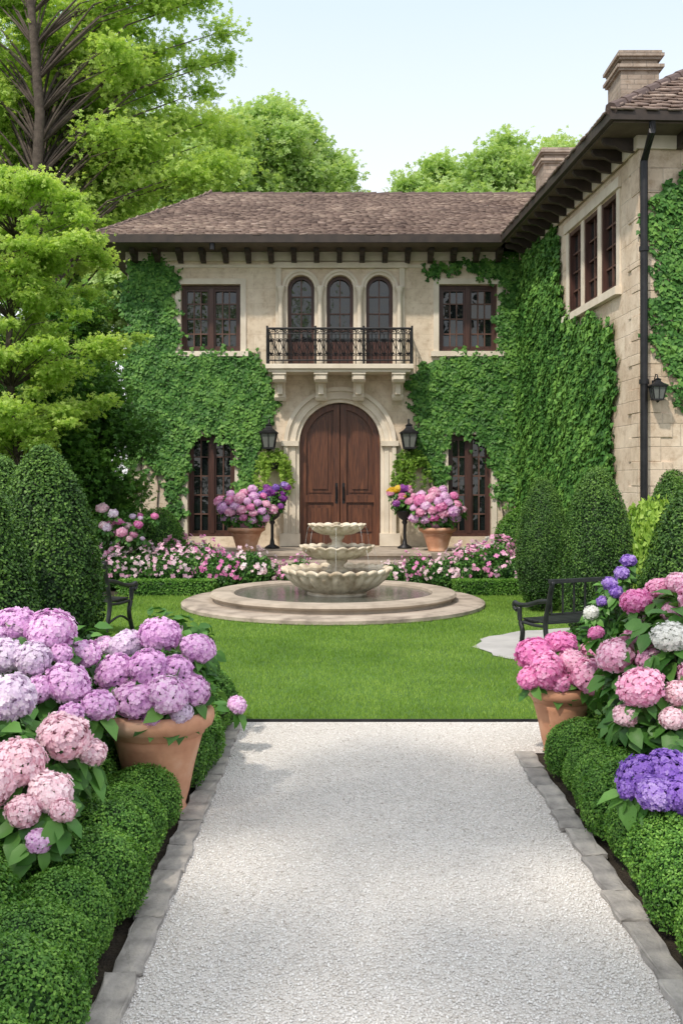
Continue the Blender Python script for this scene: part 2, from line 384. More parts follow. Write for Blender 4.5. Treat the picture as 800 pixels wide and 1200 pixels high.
R = np.clip(rng.normal(.5, .2, n)+.18*np.sin(gx*1.3+gy*.9)*np.sin(gy*1.7)+.1*np.sin(gx*5+gy*2.3)*np.sin(gy*4.1-gx), 0, 1)
g = np_obj('grass', scatter([(-.11, 0, 0), (.11, 0, 0), (0, 1, .15)], [(0, 1, 2)], P, N, U, .026*rng.uniform(.6, 1.3, n)*(gy/8)**.5, R), M['grass'])
tag(g, 'short mown green lawn grass around the fountain', 'grass', kind='stuff')
n = 75000
u = rng.random(n); py = 2.4*(7.05/2.4)**u; px = rng.uniform(-.675, 1.055, n)
e_ = 3500; px = np.concatenate([px, rng.uniform(1.05, 1.7, e_)]); py = np.concatenate([py, rng.uniform(6.3, 7.06, e_)]); n += e_
OCT = np.array([(1, 0, 0), (-.9, .1, 0), (0, .8, .1), (.1, -.9, 0), (0, .1, .6), (0, 0, -.6)]); OF = [(0, 2, 4), (2, 1, 4), (1, 3, 4), (3, 0, 4), (2, 0, 5), (1, 2, 5), (3, 1, 5), (0, 3, 5)]
g = np_obj('gravel', scatter(OCT, OF, np.stack([px, py, np.full(n, .0125)+rng.random(n)*.003], 1), rng.normal(size=(n, 3))*.3+np.array([0, 0, 1]), rng.normal(size=(n, 3)), .0028+.0058*rng.random(n)**2, rng.beta(2.2, 1.6, n)), M['pebble'])
tag(g, 'loose pale gravel stones covering the path', 'gravel', kind='stuff')
def slab(x0, x1, y0, y1, side):
    bm = bmesh.new(); j = lambda s=.006: random.uniform(-s, s)
    cx, cy = (x0+x1)/2, (y0+y1)/2
    h = .020+j(.005)
    bx(bm, x0-cx+j(.008), x1-cx+j(.008), y0-cy+.002, y1-cy-.002, 0, h)
    bevel(bm, .006)
    bmesh.ops.subdivide_edges(bm, edges=[e for e in bm.edges if e.calc_length() > .05], cuts=4)
    ph = random.uniform(0, 6)
    for v in bm.verts:
        v.co.x += j(.003)+.006*math.sin(v.co.y*25+ph); v.co.y += j(.002); v.co.z += (j(.0018)+.002*math.sin(v.co.x*40+v.co.y*30+ph)) if v.co.z > .01 else 0
    o = obj('edging_stone', bm, M['slate']); o.location = (cx, cy, .012); o.rotation_euler.z = j(.02)
    tag(o, 'blue grey stone slab in the '+side+' edging of the gravel path', 'edging stone', side+' edging stones of the gravel path')
for side, x0, x1, ye in (('left', -.785, -.675, 6.95), ('right', 1.055, 1.165, 6.25)):
    y = 2.3
    while y < ye:
        L = random.uniform(.26, .5); slab(x0, x1, y, min(y+L, ye), side); y += L

# ------------------------------------------------------------------ house
HC = (0, 20, 0)
house = thing('house', 'cream limestone villa with brown shingle roof, arched wooden door and ivy clad walls', 'house', HC, world=True)
A = lambda u, z, w: (u, 20+w, z)
C0 = np.array((3.84, 13.2)); dv = np.array((-.05, 1.)); du = np.array((1., .05))
def SW(v, z, w): p = C0+dv*v+du*w; return (p[0], p[1], z)
def FW(u, z, w): p = C0+du*u+dv*w; return (p[0], p[1], z)
def ub(bm, to3, u0, u1, z0, z1, w0, w1): bx(bm, u0, u1, z0, z1, w0, w1, lambda u, z, w: to3(u, z, w))
def wall_open(bm, to3, x0, x1, z0, z1, ops, depth=.28, NA=20):
    us = sorted(set([x0, x1]+[o[0] for o in ops]+[o[1] for o in ops])); zs = sorted(set([z0, z1]+[o[2] for o in ops]+[o[3] for o in ops]))
    for a, b_ in zip(us, us[1:]):
        for c, d in zip(zs, zs[1:]):
            mx, mz = (a+b_)/2, (c+d)/2
            if any(o[0] < mx < o[1] and o[2] < mz < o[3] for o in ops): continue
            bm.faces.new([bm.verts.new(to3(*q)) for q in ((a, c, 0), (b_, c, 0), (b_, d, 0), (a, d, 0))])
    for o in ops:
        a, b_, c, d, arch = o
        if arch:
            r = (b_-a)/2; sp = d-r; cx = (a+b_)/2
            arc = [(cx-r*math.cos(PI*i/NA), sp+r*math.sin(PI*i/NA)) for i in range(NA+1)]
            for p, q in zip(arc, arc[1:]):
                L = [(p[0], p[1]), (q[0], q[1]), (q[0], d), (p[0], d)]
                if abs(p[1]-d) < 1e-6: L = L[:3]
                if abs(q[1]-d) < 1e-6: L = [L[0], L[1], L[3]] if len(L) == 4 else L
                bm.faces.new([bm.verts.new(to3(x, z, 0)) for x, z in L])
            out = [(a, c)]+arc+[(b_, c)]
        else: out = [(a, c), (a, d), (b_, d), (b_, c)]
        for p, q in zip(out, out[1:]+out[:1]):
            bm.faces.new([bm.verts.new(to3(*s)) for s in ((p[0], p[1], 0), (q[0], q[1], 0), (q[0], q[1], depth), (p[0], p[1], depth))])
def band(bm, to3, cx, hw0, hw1, zb, sp, w0, w1, NA=24):
    def line(h): return [(cx-h, zb)]+[(cx-h*math.cos(PI*i/NA), sp+h*math.sin(PI*i/NA)) for i in range(NA+1)]+[(cx+h, zb)]
    I, O = line(hw0), line(hw1); vs = []
    for (i, o) in zip(I, O): vs.append([bm.verts.new(to3(*q)) for q in ((i[0], i[1], w0), (o[0], o[1], w0), (o[0], o[1], w1), (i[0], i[1], w1))])
    for p, q in zip(vs, vs[1:]):
        for k in range(4): bm.faces.new((p[k], p[(k+1) % 4], q[(k+1) % 4], q[k]))
    bm.faces.new(vs[0]); bm.faces.new(vs[-1])
XC = -.03
arch_w = [(XC+dx-.26, XC+dx+.26, 3.86, 5.66, True) for dx in (-.76, 0, .77)]
ups = [(-3.13, -1.97, 4.17, 5.48, False), (1.90, 3.04, 4.17, 5.48, False)]
lows = [(-3.0, -2.08, .55, 2.55, False), (2.08, 2.92, .55, 2.55, False)]
door = (XC-.79, XC+.79, .37, 3.17, True)
bm = bmesh.new(); wall_open(bm, A, -4.17, 4.6, 0, 6.12, arch_w+ups+lows+[door])
bx(bm, -4.17, -4.16, 20.001, 28, 0, 6.12)
obj('wall', bm, M['stone'], house, recalc=False)
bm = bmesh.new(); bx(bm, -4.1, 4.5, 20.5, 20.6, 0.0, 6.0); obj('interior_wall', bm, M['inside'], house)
wins = [(.90+i*.86, .90+i*.86+.70, 4.32, 5.64, False) for i in range(3)]
bm = bmesh.new(); wall_open(bm, SW, 0, 6.85, 0, 6.1, wins); wall_open(bm, FW, 0, 6.5, 0, 6.1, [])
obj('wing_wall', bm, M['rough_stone'], house, recalc=False)
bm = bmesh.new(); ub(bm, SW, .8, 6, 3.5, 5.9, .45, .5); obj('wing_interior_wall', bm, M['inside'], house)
bm = bmesh.new()
for i in range(19):
    z = .02+i*.315; L = .42 if i % 2 else .27; L2 = .27 if i % 2 else .42
    p = .014+.006*(i % 3)
    bx(bm, 0, 1, 0, 1, 0, 1, lambda x, y, zz, z=z, L=L, L2=L2, p=p: FW(-p+x*(L+p), z+zz*.311, -p+y*(L2+p)))
bevel(bm, .008); obj('quoins', bm, M['rough_stone'], house)
bm = bmesh.new(); ub(bm, A, -4.2, 4.3, 5.93, 6.1, -.06, -.001); ub(bm, A, -4.2, 4.3, 5.80, 5.86, -.03, -.001)
ub(bm, SW, -.05, 6.7, 5.93, 6.1, -.06, -.03); ub(bm, FW, -.05, 6.4, 5.93, 6.1, -.06, -.03); obj('cornice', bm, M['trim'], house)
bm = bmesh.new(); ub(bm, A, -4.62, 4.4, 6.10, 6.14, -.82, .1); ub(bm, SW, -.5, 7, 6.1, 6.137, -.5, .1); ub(bm, FW, .1, 6.5, 6.1, 6.134, -.5, .1); bx(bm, -4.62, -4.18, 20.1, 28, 6.1, 6.14)
obj('soffit', bm, M['soffit'], house)
bm = bmesh.new(); ub(bm, A, -4.66, 3.25, 6.10, 6.25, -.88, -.82); bx(bm, -4.68, -4.62, 19.12, 28.5, 6.1, 6.25)
ub(bm, SW, -.56, 6.25, 6.12, 6.25, -.56, -.50); ub(bm, FW, -.5, 6.5, 6.12, 6.25, -.56, -.50); obj('gutter', bm, M['eave'], house)
def rafter(to3, u, h=1., hw=.05):
    bm = bmesh.new(); P = [(-.04, 6.098), (-.04, 6.098-.218*h), (-.20, 6.098-.198*h), (-.30, 6.098-.128*h), (-.42, 6.098-.108*h), (-.46, 6.098-.058*h), (-.46, 6.098)]
    a = [bm.verts.new(to3(u-hw, z, w)) for w, z in P]; b_ = [bm.verts.new(to3(u+hw, z, w)) for w, z in P]
    bm.faces.new(a); bm.faces.new(b_[::-1])
    for i in range(len(P)): bm.faces.new((a[i], a[(i+1) % len(P)], b_[(i+1) % len(P)], b_[i]))
    obj('eave_bracket', bm, M['eave'], house)
for i in range(17): rafter(A, -4.0+i*.44)
for i in range(14): rafter(SW, .1+i*.46, .8, .035)
for i in range(7): rafter(FW, .5+i*.46, .8, .04)
def tiles(name, O, eu, ev, ul, vl, inside, ex=.15, tw=.15):
    O, eu, ev = np.array(O, float), norm(np.array(eu, float)), norm(np.array(ev, float)); nn = np.cross(eu, ev)
    P = []; r = 0
    v = 0
    while v < vl:
        u = -tw*(.5 if r % 2 else 0)
        while u < ul:
            wv = tw*random.uniform(.8, 1.15)
            if inside(u+wv/2, v+.05): P.append((u+wv/2, v+random.uniform(-.02, .02)))
            u += wv
        v += ex; r += 1
    P = np.array(P); n = len(P)
    Tm = np.array([(x*.078, y*.21, z) for z in (0, .028) for y in (0, 1) for x in (-1, 1)]); Tm[:, 2] += .045*(1-Tm[:, 1]/.21)
    Fq = [(0, 2, 3, 1), (4, 5, 7, 6), (0, 1, 5, 4), (2, 6, 7, 3), (0, 4, 6, 2), (1, 3, 7, 5)]
    Pw = O+P[:, :1]*eu+P[:, 1:]*ev
    N = np.tile(nn, (n, 1))+rng.normal(size=(n, 3))*.045
    R = np.clip(rng.beta(2, 2, n)*.8+.15*np.sin(P[:, 0]*.9)*np.sin(P[:, 1]*1.7)+.1, 0, 1)
    return scatter(Tm, Fq, Pw, N, np.tile(ev, (n, 1)), 1., R)
E0 = (-4.66, 19.15, 6.2); rs = Vector((0, 4.85, 2.1)).length
main = tiles('r', E0, (1, 0, 0), (0, 4.85, 2.1), 9.6, rs, lambda u, v: u > 1.55*v/rs)
hipn = tiles('r', (-4.66, 28.85, 6.2), (0, -1, 0), (1.55, 0, 2.1), 9.7, Vector((1.55, 0, 2.1)).length, lambda u, v: v/2.61 < min(u, 9.7-u)/4.85)
s = .7
eu3 = np.array((1, .05, 0)); ev3 = np.array((-.05, 1, 0))
cor = np.array((*(C0-du*.55-dv*.55), 6.2))
wf = tiles('r', cor, eu3, ev3+np.array((0, 0, s)), 7.4, 4.4, lambda u, v: v*.82 < u and v*.82 < 3.6)
ws = tiles('r', cor+ev3*12, -ev3, eu3+np.array((0, 0, s)), 12, 4.4, lambda u, v: v*.82 < 12-u)
rf = np_obj('roof', cat(main, hipn), M['tile'], house)
def slabs(quads, name, mat, parent):
    bm = bmesh.new()
    for q in quads: bm.faces.new([bm.verts.new(tuple(p)) for p in q])
    return obj(name, bm, mat, parent, recalc=False)
slabs([[(-4.66, 19.17, 6.19), (5, 19.17, 6.19), (5, 24, 8.28), (-3.1, 24, 8.28)], [(-4.66, 28.85, 6.19), (-4.66, 19.17, 6.19), (-3.1, 24, 8.28)], [(5, 28.8, 6.19), (-4.66, 28.8, 6.19), (-3.1, 24, 8.28), (5, 24, 8.28)]], 'roof_deck', M['eave'], rf)
bm = bmesh.new()
for i in range(30):
    x = -3.1+i*.3; tube(bm, [(x, 24, 8.30+random.uniform(-.008, .008)), (x+.32, 24, 8.315)], [.085, .095], 8)
for i in range(17):
    t0, t1 = i/17, (i+1.08)/17; p = lambda t: (-4.66+1.56*t, 19.17+4.83*t, 6.24+2.08*t)
    tube(bm, [p(t0), p(t1)], [.075, .06], 8)
obj('ridge_tiles', bm, M['tile'], rf)
wr = np_obj('wing_roof', cat(wf, ws), M['tile'], house)
a0 = cor; ap = cor+eu3*3.55+ev3*3.55+np.array((0, 0, 3.55*s)); ar = cor+eu3*7.1; b0 = cor+ev3*12; apb = cor+eu3*3.55+ev3*12+np.array((0, 0, 3.55*s))
dz = np.array((0, 0, -.012))
slabs([[a0+dz, ar+dz, ap+dz], [b0+dz, a0+dz, ap+dz, apb+dz], [ar+dz, ar+ev3*12+dz, apb+dz, ap+dz]], 'wing_roof_deck', M['eave'], wr)
bm = bmesh.new()
for i in range(16):
    t0, t1 = i/16, (i+1.08)/16; q0, q1 = a0+(ap-a0)*t0, a0+(ap-a0)*t1; tube(bm, [q0+np.array((0, 0, .05)), q1+np.array((0, 0, .05))], [.08, .065], 8)
obj('ridge_tiles', bm, M['tile'], wr)
def chimney(cx, cy, w, d, z0, z1, parent):
    bm = bmesh.new(); bx(bm, cx-w/2, cx+w/2, cy-d/2, cy+d/2, z0, z1-.32)
    c = obj('chimney', bm, M['chim'] , parent)
    bm = bmesh.new()
    for i, (e, a, b_) in enumerate(((.04, .32, .28), (.07, .28, .23), (-.02, .23, .14), (.03, .14, .10), (.07, .10, .05), (.04, .05, 0))):
        bx(bm, cx-w/2-e, cx+w/2+e, cy-d/2-e, cy+d/2+e, z1-a, z1-b_)
    obj('chimney_cap', bm, M['chim'], c)
chimney(4.83, 17, .62, .8, 7.0, 8.62, wr); chimney(4.55, 21.9, .64, .85, 7.0, 8.62, wr)
bm = bmesh.new(); p = FW(.02, 0, -.10)
q = FW(-.02, 0, -.5)
tube(bm, [(q[0], q[1], 6.14), (q[0], q[1], 6.0), (p[0], p[1], 5.75), (p[0], p[1], .1)], .048, 10)
for z in (1.2, 2.9, 4.6): tube(bm, [(p[0], p[1], z), (p[0], p[1], z+.06)], .062, 10)
obj('downspout', bm, M['iron'], house)
bm = bmesh.new(); tube(bm, [(-2.42, 19.2, 6.1), (-2.42, 19.2, 5.98)], .05, 8); obj('floodlight', bm, M['iron'], house)

def window(to3, o, cols, rows, sash=2, w=.16, name='window', mat=None, base=0):
    a, b_, c, d, arch = o; mat = mat or M['frame']; fw = .065
    bm = bmesh.new()
    if arch:
        r = (b_-a)/2; band(bm, to3, (a+b_)/2, r-fw, r-.002, c, d-r, w-.05, w+.04, 16); ub(bm, to3, a+fw, b_-fw, c, c+fw+base, w-.045, w+.035)
    else:
        ub(bm, to3, a+.002, a+fw, c+.002, d-.002, w-.05, w+.04); ub(bm, to3, b_-fw, b_-.002, c+.002, d-.002, w-.05, w+.04)
        ub(bm, to3, a+fw, b_-fw, c+.002, c+fw, w-.047, w+.037); ub(bm, to3, a+fw, b_-fw, d-fw, d-.002, w-.047, w+.037)
    if sash == 2:
        mx = (a+b_)/2; ub(bm, to3, mx-.045, mx+.045, c+fw, d-fw, w-.06, w+.03)
        for s0, s1 in ((a+fw, mx-.045), (mx+.045, b_-fw)):
            ub(bm, to3, s0, s0+.035, c+fw, d-fw, w-.02, w+.03); ub(bm, to3, s1-.035, s1, c+fw, d-fw, w-.02, w+.03)
            ub(bm, to3, s0+.035, s1-.035, c+fw, c+fw+.05, w-.018, w+.028); ub(bm, to3, s0+.035, s1-.035, d-fw-.05, d-fw, w-.018, w+.028)
    f = obj(name, bm, mat, house)
    bm = bmesh.new()
    spans = [(a+fw, b_-fw)] if sash == 1 else [(a+fw+.035, (a+b_)/2-.08), ((a+b_)/2+.08, b_-fw-.035)]
    for s0, s1 in spans:
        for i in range(1, cols):
            x = s0+(s1-s0)*i/cols; top = d-fw
            if arch: r = (b_-a)/2-fw; top = d-(b_-a)/2+math.sqrt(max(r*r-(x-(a+b_)/2)**2, 0))
            ub(bm, to3, x-.012, x+.012, c+fw, top, w-.004, w+.022)
        for j in range(1, rows):
            z = c+fw+(d-c-2*fw)*j/rows; e0, e1 = s0, s1
            if arch and z > d-(b_-a)/2:
                r = (b_-a)/2-fw; h = math.sqrt(max(r*r-(z-(d-(b_-a)/2))**2, 0)); e0, e1 = (a+b_)/2-h, (a+b_)/2+h
            ub(bm, to3, e0, e1, z-.012, z+.012, w-.001, w+.0205)
    obj('muntins', bm, M['muntin'], f)
    if arch:
        bm = bmesh.new()
        r = (b_-a)/2-.02; cx = (a+b_)/2; sp = d-(b_-a)/2
        bm.faces.new([bm.verts.new(to3(x, z, w+.03)) for x, z in [(cx-r, c+.02)]+[(cx-r*math.cos(PI*i/16), sp+r*math.sin(PI*i/16)) for i in range(17)]+[(cx+r, c+.02)]])
        obj('pane', bm, M['glass'], f)
    else:
        for s0, s1 in spans:
            bm = bmesh.new()
            for i in range(cols):
                for j in range(rows):
                    x0, x1 = s0+(s1-s0)*i/cols, s0+(s1-s0)*(i+1)/cols; z0, z1 = c+fw+(d-c-2*fw)*j/rows, c+fw+(d-c-2*fw)*(j+1)/rows
                    tx, tz = random.uniform(-.006, .006), random.uniform(-.008, .008)
                    bm.faces.new([bm.verts.new(to3(*q)) for q in ((x0, z0, w+.035-tx-tz), (x0, z1, w+.035-tx+tz), (x1, z1, w+.035+tx+tz), (x1, z0, w+.035+tx-tz))])
            obj('pane', bm, M['glass'], f)
    return f
for o in ups: window(A, o, 3, 4)
for o in lows: window(A, o, 2, 5)
for o in arch_w: window(A, o, 2, 5, 1, .17, 'arched_window', base=.45)
for o in wins: window(SW, o, 2, 4, 1, .045)
for i, (a, b_, c, d, _) in enumerate(ups+lows):
    bm = bmesh.new()
    ub(bm, A, a-.11, a-.001, c, d+.11, -.028, .02); ub(bm, A, b_+.001, b_+.11, c, d+.11, -.028, .02); ub(bm, A, a-.001, b_+.001, d+.001, d+.11, -.028, .02)
    if i < 2: ub(bm, A, a-.16, b_+.16, c-.10, c-.001, -.075, .12)
    obj('window_surround', bm, M['trim'], house)
bm = bmesh.new(); ub(bm, SW, .72, 3.5, 4.20, 4.31, -.09, .1); ub(bm, SW, .72, 3.5, 5.66, 5.80, -.05, .0)
for v0, v1 in ((.76, .898), (1.602, 1.758), (2.462, 2.618), (3.322, 3.46)): ub(bm, SW, v0, v1, 4.312, 5.658, -.02, .0)
obj('window_surround', bm, M['trim'], house)
bm = bmesh.new()
for o in arch_w:
    cx = (o[0]+o[1])/2; band(bm, A, cx, .262, .315, 3.86, 5.40, -.03, .02); band(bm, A, cx, .316, .365, 3.9, 5.40, -.055, .01)
ub(bm, A, XC-1.25, XC-1.145, 3.86, 5.86, -.045, 0); ub(bm, A, XC+1.155, XC+1.26, 3.86, 5.86, -.045, 0); ub(bm, A, XC-1.30, XC+1.31, 5.79, 5.90, -.07, -.031)
obj('arch_surround', bm, M['trim'], house)
for x in (XC-.76-.385, XC-.383, XC+.385, XC+.77+.385):
    bm = bmesh.new(); lathe(bm, [(0, 3.86), (.085, 3.86), (.085, 3.98), (.055, 4.03), (.05, 4.6), (.046, 5.22), (.06, 5.25), (.05, 5.29), (.09, 5.38), (.09, 5.42), (0, 5.42)], 14, (x, 19.89))
    obj('column', bm, M['trim'], house, True)
bm = bmesh.new(); sp = 3.17-.79
for (h0, h1, w0) in ((.792, .86, -.03), (.862, .95, -.075), (.952, 1.01, -.055), (1.012, 1.09, -.11)): band(bm, A, XC, h0, h1, .37, sp, w0, .02, 32)
for sx in (-1, 1):
    x = XC+sx*.97; ub(bm, A, x-.20, x+.20, .372, .62, -.15, -.001); ub(bm, A, x-.17, x+.17, sp-.06, sp+.04, -.14, -.001)
obj('door_surround', bm, M['trim'], house)
def leaf(sx):
    w = .15; bm = bmesh.new(); r = .785; z0 = .38
    def outl(r, x0, zb, n=14):
        return [(x0, zb), (r, zb)]+[(r*math.cos(t), sp+r*math.sin(t)) for t in [i*math.acos(x0/r)/n for i in range(n+1)]]
    def prism(P, wf, wb):
        vs0 = [bm.verts.new(A(XC+sx*x, z, wf)) for x, z in P]; vs1 = [bm.verts.new(A(XC+sx*x, z, wb)) for x, z in P]
        bm.faces.new(vs0)
        for i in range(len(P)): bm.faces.new((vs0[i], vs0[(i+1) % len(P)], vs1[(i+1) % len(P)], vs1[i]))
    prism(outl(r, .006, z0), w, w+.05)
    X = lambda a, b_: (min(XC+sx*a, XC+sx*b_), max(XC+sx*a, XC+sx*b_))
    def bar(a, b_, c, d, pr=.06): q = X(a, b_); ub(bm, A, q[0], q[1], c, d, w-pr, w+.001)
    bar(.008, .125, z0, sp+.76); bar(.665, .782, z0, sp); bar(.125, .665, z0, .60, .058); bar(.125, .665, 1.22, 1.36, .058)
    n = 16; ring = []
    a1 = math.acos(.125/.665)
    for i in range(n+1):
        t = a1*i/n
        ring.append([bm.verts.new(A(XC+sx*rr*math.cos(t), sp+rr*math.sin(t), ww)) for rr, ww in ((.665, w), (.665, w-.058), (.782, w-.058), (.782, w))])
    for p_, q_ in zip(ring, ring[1:]):
        for k in range(3): bm.faces.new((p_[k], p_[k+1], q_[k+1], q_[k]))
    def rp(a, b_, c, d):
        q = X(a, b_); ub(bm, A, q[0]+.045, q[1]-.045, c+.045, d-.045, w-.020, w+.001); ub(bm, A, q[0]+.11, q[1]-.11, c+.11, d-.11, w-.048, w-.019)
    rp(.125, .665, .60, 1.22)
    prism(outl(.615, .175, 1.41), w-.020, w+.001)
    prism(outl(.545, .24, 1.48), w-.048, w-.019)
    L = obj('door_leaf', bm, M['wood'], house)
    bm = bmesh.new(); x = XC+sx*.07; tube(bm, [(x, 20+w-.05, 1.25), (x, 20+w-.11, 1.29), (x, 20+w-.11, 1.52), (x, 20+w-.05, 1.56)], .014, 8); ub(bm, A, x-.025, x+.025, 1.2, 1.6, w-.07, w-.059)
    obj('door_handle', bm, M['iron'], L)
    return L
leaf(-1); leaf(1)
bx0, bx1 = -1.40, 1.33
bm = bmesh.new(); ub(bm, A, bx0-.03, bx1+.03, 3.76, 3.85, -.72, -.002); ub(bm, A, bx0+.02, bx1-.02, 3.70, 3.757, -.67, -.002); bevel(bm, .01)
bal = obj('balcony', bm, M['trim'], house)
bm = bmesh.new(); y = 20-.67; z0, z1 = 3.86, 4.52
for zz, r in ((z1, .024), (z0+.06, .014), (z1-.10, .010)):
    tube(bm, [(bx0, 20, zz), (bx0, y, zz), (bx1, y, zz), (bx1, 20, zz)], r, 6)
def spiral(cx, cz, r, a0_, turns, rot):
    pts = []
    for i in range(13):
        t = i/12; a = a0_+rot*t*turns*2*PI; rr = r*(1-.72*t); pts.append((cx+rr*math.cos(a), y, cz+rr*math.sin(a)))
    tube(bm, pts, .0085, 4, False)
nb = 18; cw = (bx1-bx0)/nb
for i in range(nb+1):
    x = bx0+cw*i; th = i % 6 == 0
    tube(bm, [(x, y, z0-.01), (x, y, z1+(.05 if th else 0))], .022 if th else .011, 6)
    if i < nb:
        xm = x+cw/2
        for s_ in (-1, 1):
            spiral(xm+s_*cw*.23, z0+.17, cw*.24, PI/2, 1.3, s_); spiral(xm+s_*cw*.23, z0+.44, cw*.24, -PI/2, 1.3, -s_)
            tube(bm, [(xm+s_*cw*.04, y, z0+.16), (xm+s_*cw*.40, y, z0+.305), (xm+s_*cw*.04, y, z0+.45)], .0085, 4)
            spiral(xm+s_*cw*.24, z1-.05, cw*.22, 0, 1.0, s_)
        tube(bm, [(xm, y, z0+.06), (xm, y, z1-.10)], .007, 4)
for xx in (bx0, bx1):
    for i in range(1, 7): tube(bm, [(xx, y+i*.095, z0), (xx, y+i*.095, z1)], .010, 6)
obj('railing', bm, M['iron'], bal)
for px_ in (328, 376, 420, 466):
    x = (px_-400)*19.6/1200; bm = bmesh.new()
    P = [(-.002, 3.695), (-.60, 3.695), (-.64, 3.64), (-.64, 3.57), (-.58, 3.52), (-.50, 3.53), (-.42, 3.50), (-.34, 3.42), (-.30, 3.32), (-.31, 3.25), (-.26, 3.19), (-.18, 3.19), (-.12, 3.24), (-.06, 3.20), (-.002, 3.12)]
    a = [bm.verts.new(A(x-.10, z, w_)) for w_, z in P]; b_ = [bm.verts.new(A(x+.10, z, w_)) for w_, z in P]
    bm.faces.new(a); bm.faces.new(b_[::-1])
    for i in range(len(P)): bm.faces.new((a[i], a[(i+1) % len(P)], b_[(i+1) % len(P)], b_[i]))
    tube(bm, [(x-.125, 20-.52, 3.60), (x+.125, 20-.52, 3.60)], .09, 14); tube(bm, [(x-.115, 20-.22, 3.25), (x+.115, 20-.22, 3.25)], .055, 12)
    ub(bm, A, x-.13, x+.13, 3.66, 3.698, -.66, -.003); ub(bm, A, x-.05, x+.05, 3.30, 3.5, -.42, -.2)
    obj('corbel', bm, M['trim'], bal)

bm = bmesh.new(); bx(bm, -2.7, 2.6, 18.45, 19.999, .0, .36); bevel(bm, .015); tag(obj('stone_terrace', bm, M['plinth']), kind='structure')
st = thing('stone_steps', 'three broad worn stone steps leading up to the arched front door', 'steps', (0, 17.9, 0), world=True)
for i in range(3):
    y0_ = 17.5+i*.34; h = .12*(i+1)-.002
    bm = bmesh.new(); bx(bm, -1.6, 1.55, y0_+.05, y0_+.40 if i < 2 else 18.44, .0, h-.045)
    bevel(bm, .004)
    bx(bm, -1.64, 1.59, y0_, y0_+.38 if i < 2 else 18.44, h-.045, h)
    obj('step', bm, M['plinth'], st)

# ------------------------------------------------------------------ fountain
ft = thing('fountain', 'three tiered weathered stone fountain with scalloped bowls on a round stepped base', 'fountain', (FC[0], FC[1], 0))
BX = -.05
bm = bmesh.new(); lathe(bm, [(1.99, .0), (2.01, .02), (2.01, .06), (1.97, .078), (1.5, .08)], 96, (BX, 0)); obj('base_step', bm, M['outer'], ft, False)
bm = bmesh.new(); lathe(bm, [(1.58, .078), (1.58, .125), (1.62, .13), (1.64, .155), (1.62, .185), (1.56, .195), (1.36, .195), (1.32, .18), (1.31, .145), (1.02, .14), (.9, .13)], 96, (BX, 0)); obj('pool_rim', bm, M['plinth'], ft)
bm = bmesh.new(); bm.faces.new([bm.verts.new((BX+1.312*math.cos(i*PI/32), 1.312*math.sin(i*PI/32), .150)) for i in range(64)]); obj('pool_water', bm, M['water'], ft)
def flute(k, amp, rim=0):
    def f(r, z, a):
        c = abs(math.sin(a*k/2))
        return r*(1+amp*(c-.5)), z+(rim*(c-.5) if rim else 0)
    return f
def bowl(name, r, zb, zr, k, foot=.3):
    h = zr-zb; bm = bmesh.new(); seg = k*10
    prof = [(foot*r, zb), (foot*1.1*r, zb+.08*h), (.56*r, zb+.18*h), (.76*r, zb+.38*h), (.89*r, zb+.62*h), (.95*r, zb+.8*h)]
    rr = lathe(bm, prof, seg, fn=flute(k, .085))
    prof2 = [(.96*r, zb+.82*h), (1.02*r, zb+.90*h), (1.03*r, zb+h), (.97*r, zb+h*1.01), (.90*r, zb+h*.93), (.84*r, zb+.8*h)]
    r2 = lathe(bm, prof2, seg, fn=flute(k, .065, .05*r))
    for q in range(seg): bm.faces.new((rr[-1][q], rr[-1][(q+1) % seg], r2[0][(q+1) % seg], r2[0][q]))
    o = obj(name, bm, M['fount'], ft, True)
    bm = bmesh.new(); bm.faces.new([bm.verts.new((.88*r*math.cos(i*PI/24), .88*r*math.sin(i*PI/24), zb+h*.88)) for i in range(48)]); obj('bowl_water', bm, M['water'], o)
bowl('lower_bowl', .71, .13, .49, 26, .36); bowl('middle_bowl', .48, .59, .79, 20, .22); bowl('upper_bowl', .37, .92, 1.08, 18, .20)
bm = bmesh.new(); lathe(bm, [(.40, .10), (.40, .17), (.32, .19), (.27, .21)], 24); lathe(bm, [(.11, .42), (.16, .46), (.10, .50), (.09, .54), (.14, .58), (.14, .61)], 24); lathe(bm, [(.09, .74), (.13, .78), (.075, .81), (.065, .86), (.10, .91), (.10, .94)], 24); lathe(bm, [(.05, 1.03), (.04, 1.08), (.055, 1.10), (0, 1.11)], 16)
obj('pedestal', bm, M['fount'], ft, True)
for k in range(7):
    a = k*2*PI/7+.2
    for r, z0_, z1_ in ((.385, 1.05, .76), (.495, .76, .47)):
        bm = bmesh.new()
        pts = [((r+.06*t)*math.cos(a), (r+.06*t)*math.sin(a), z0_-(z0_-z1_)*t*t) for t in [0, .25, .5, .75, 1]]
        tube(bm, pts, [.004, .0035, .003, .002, .002], 5)
        obj('water_jet', bm, M['stream'], ft, True)

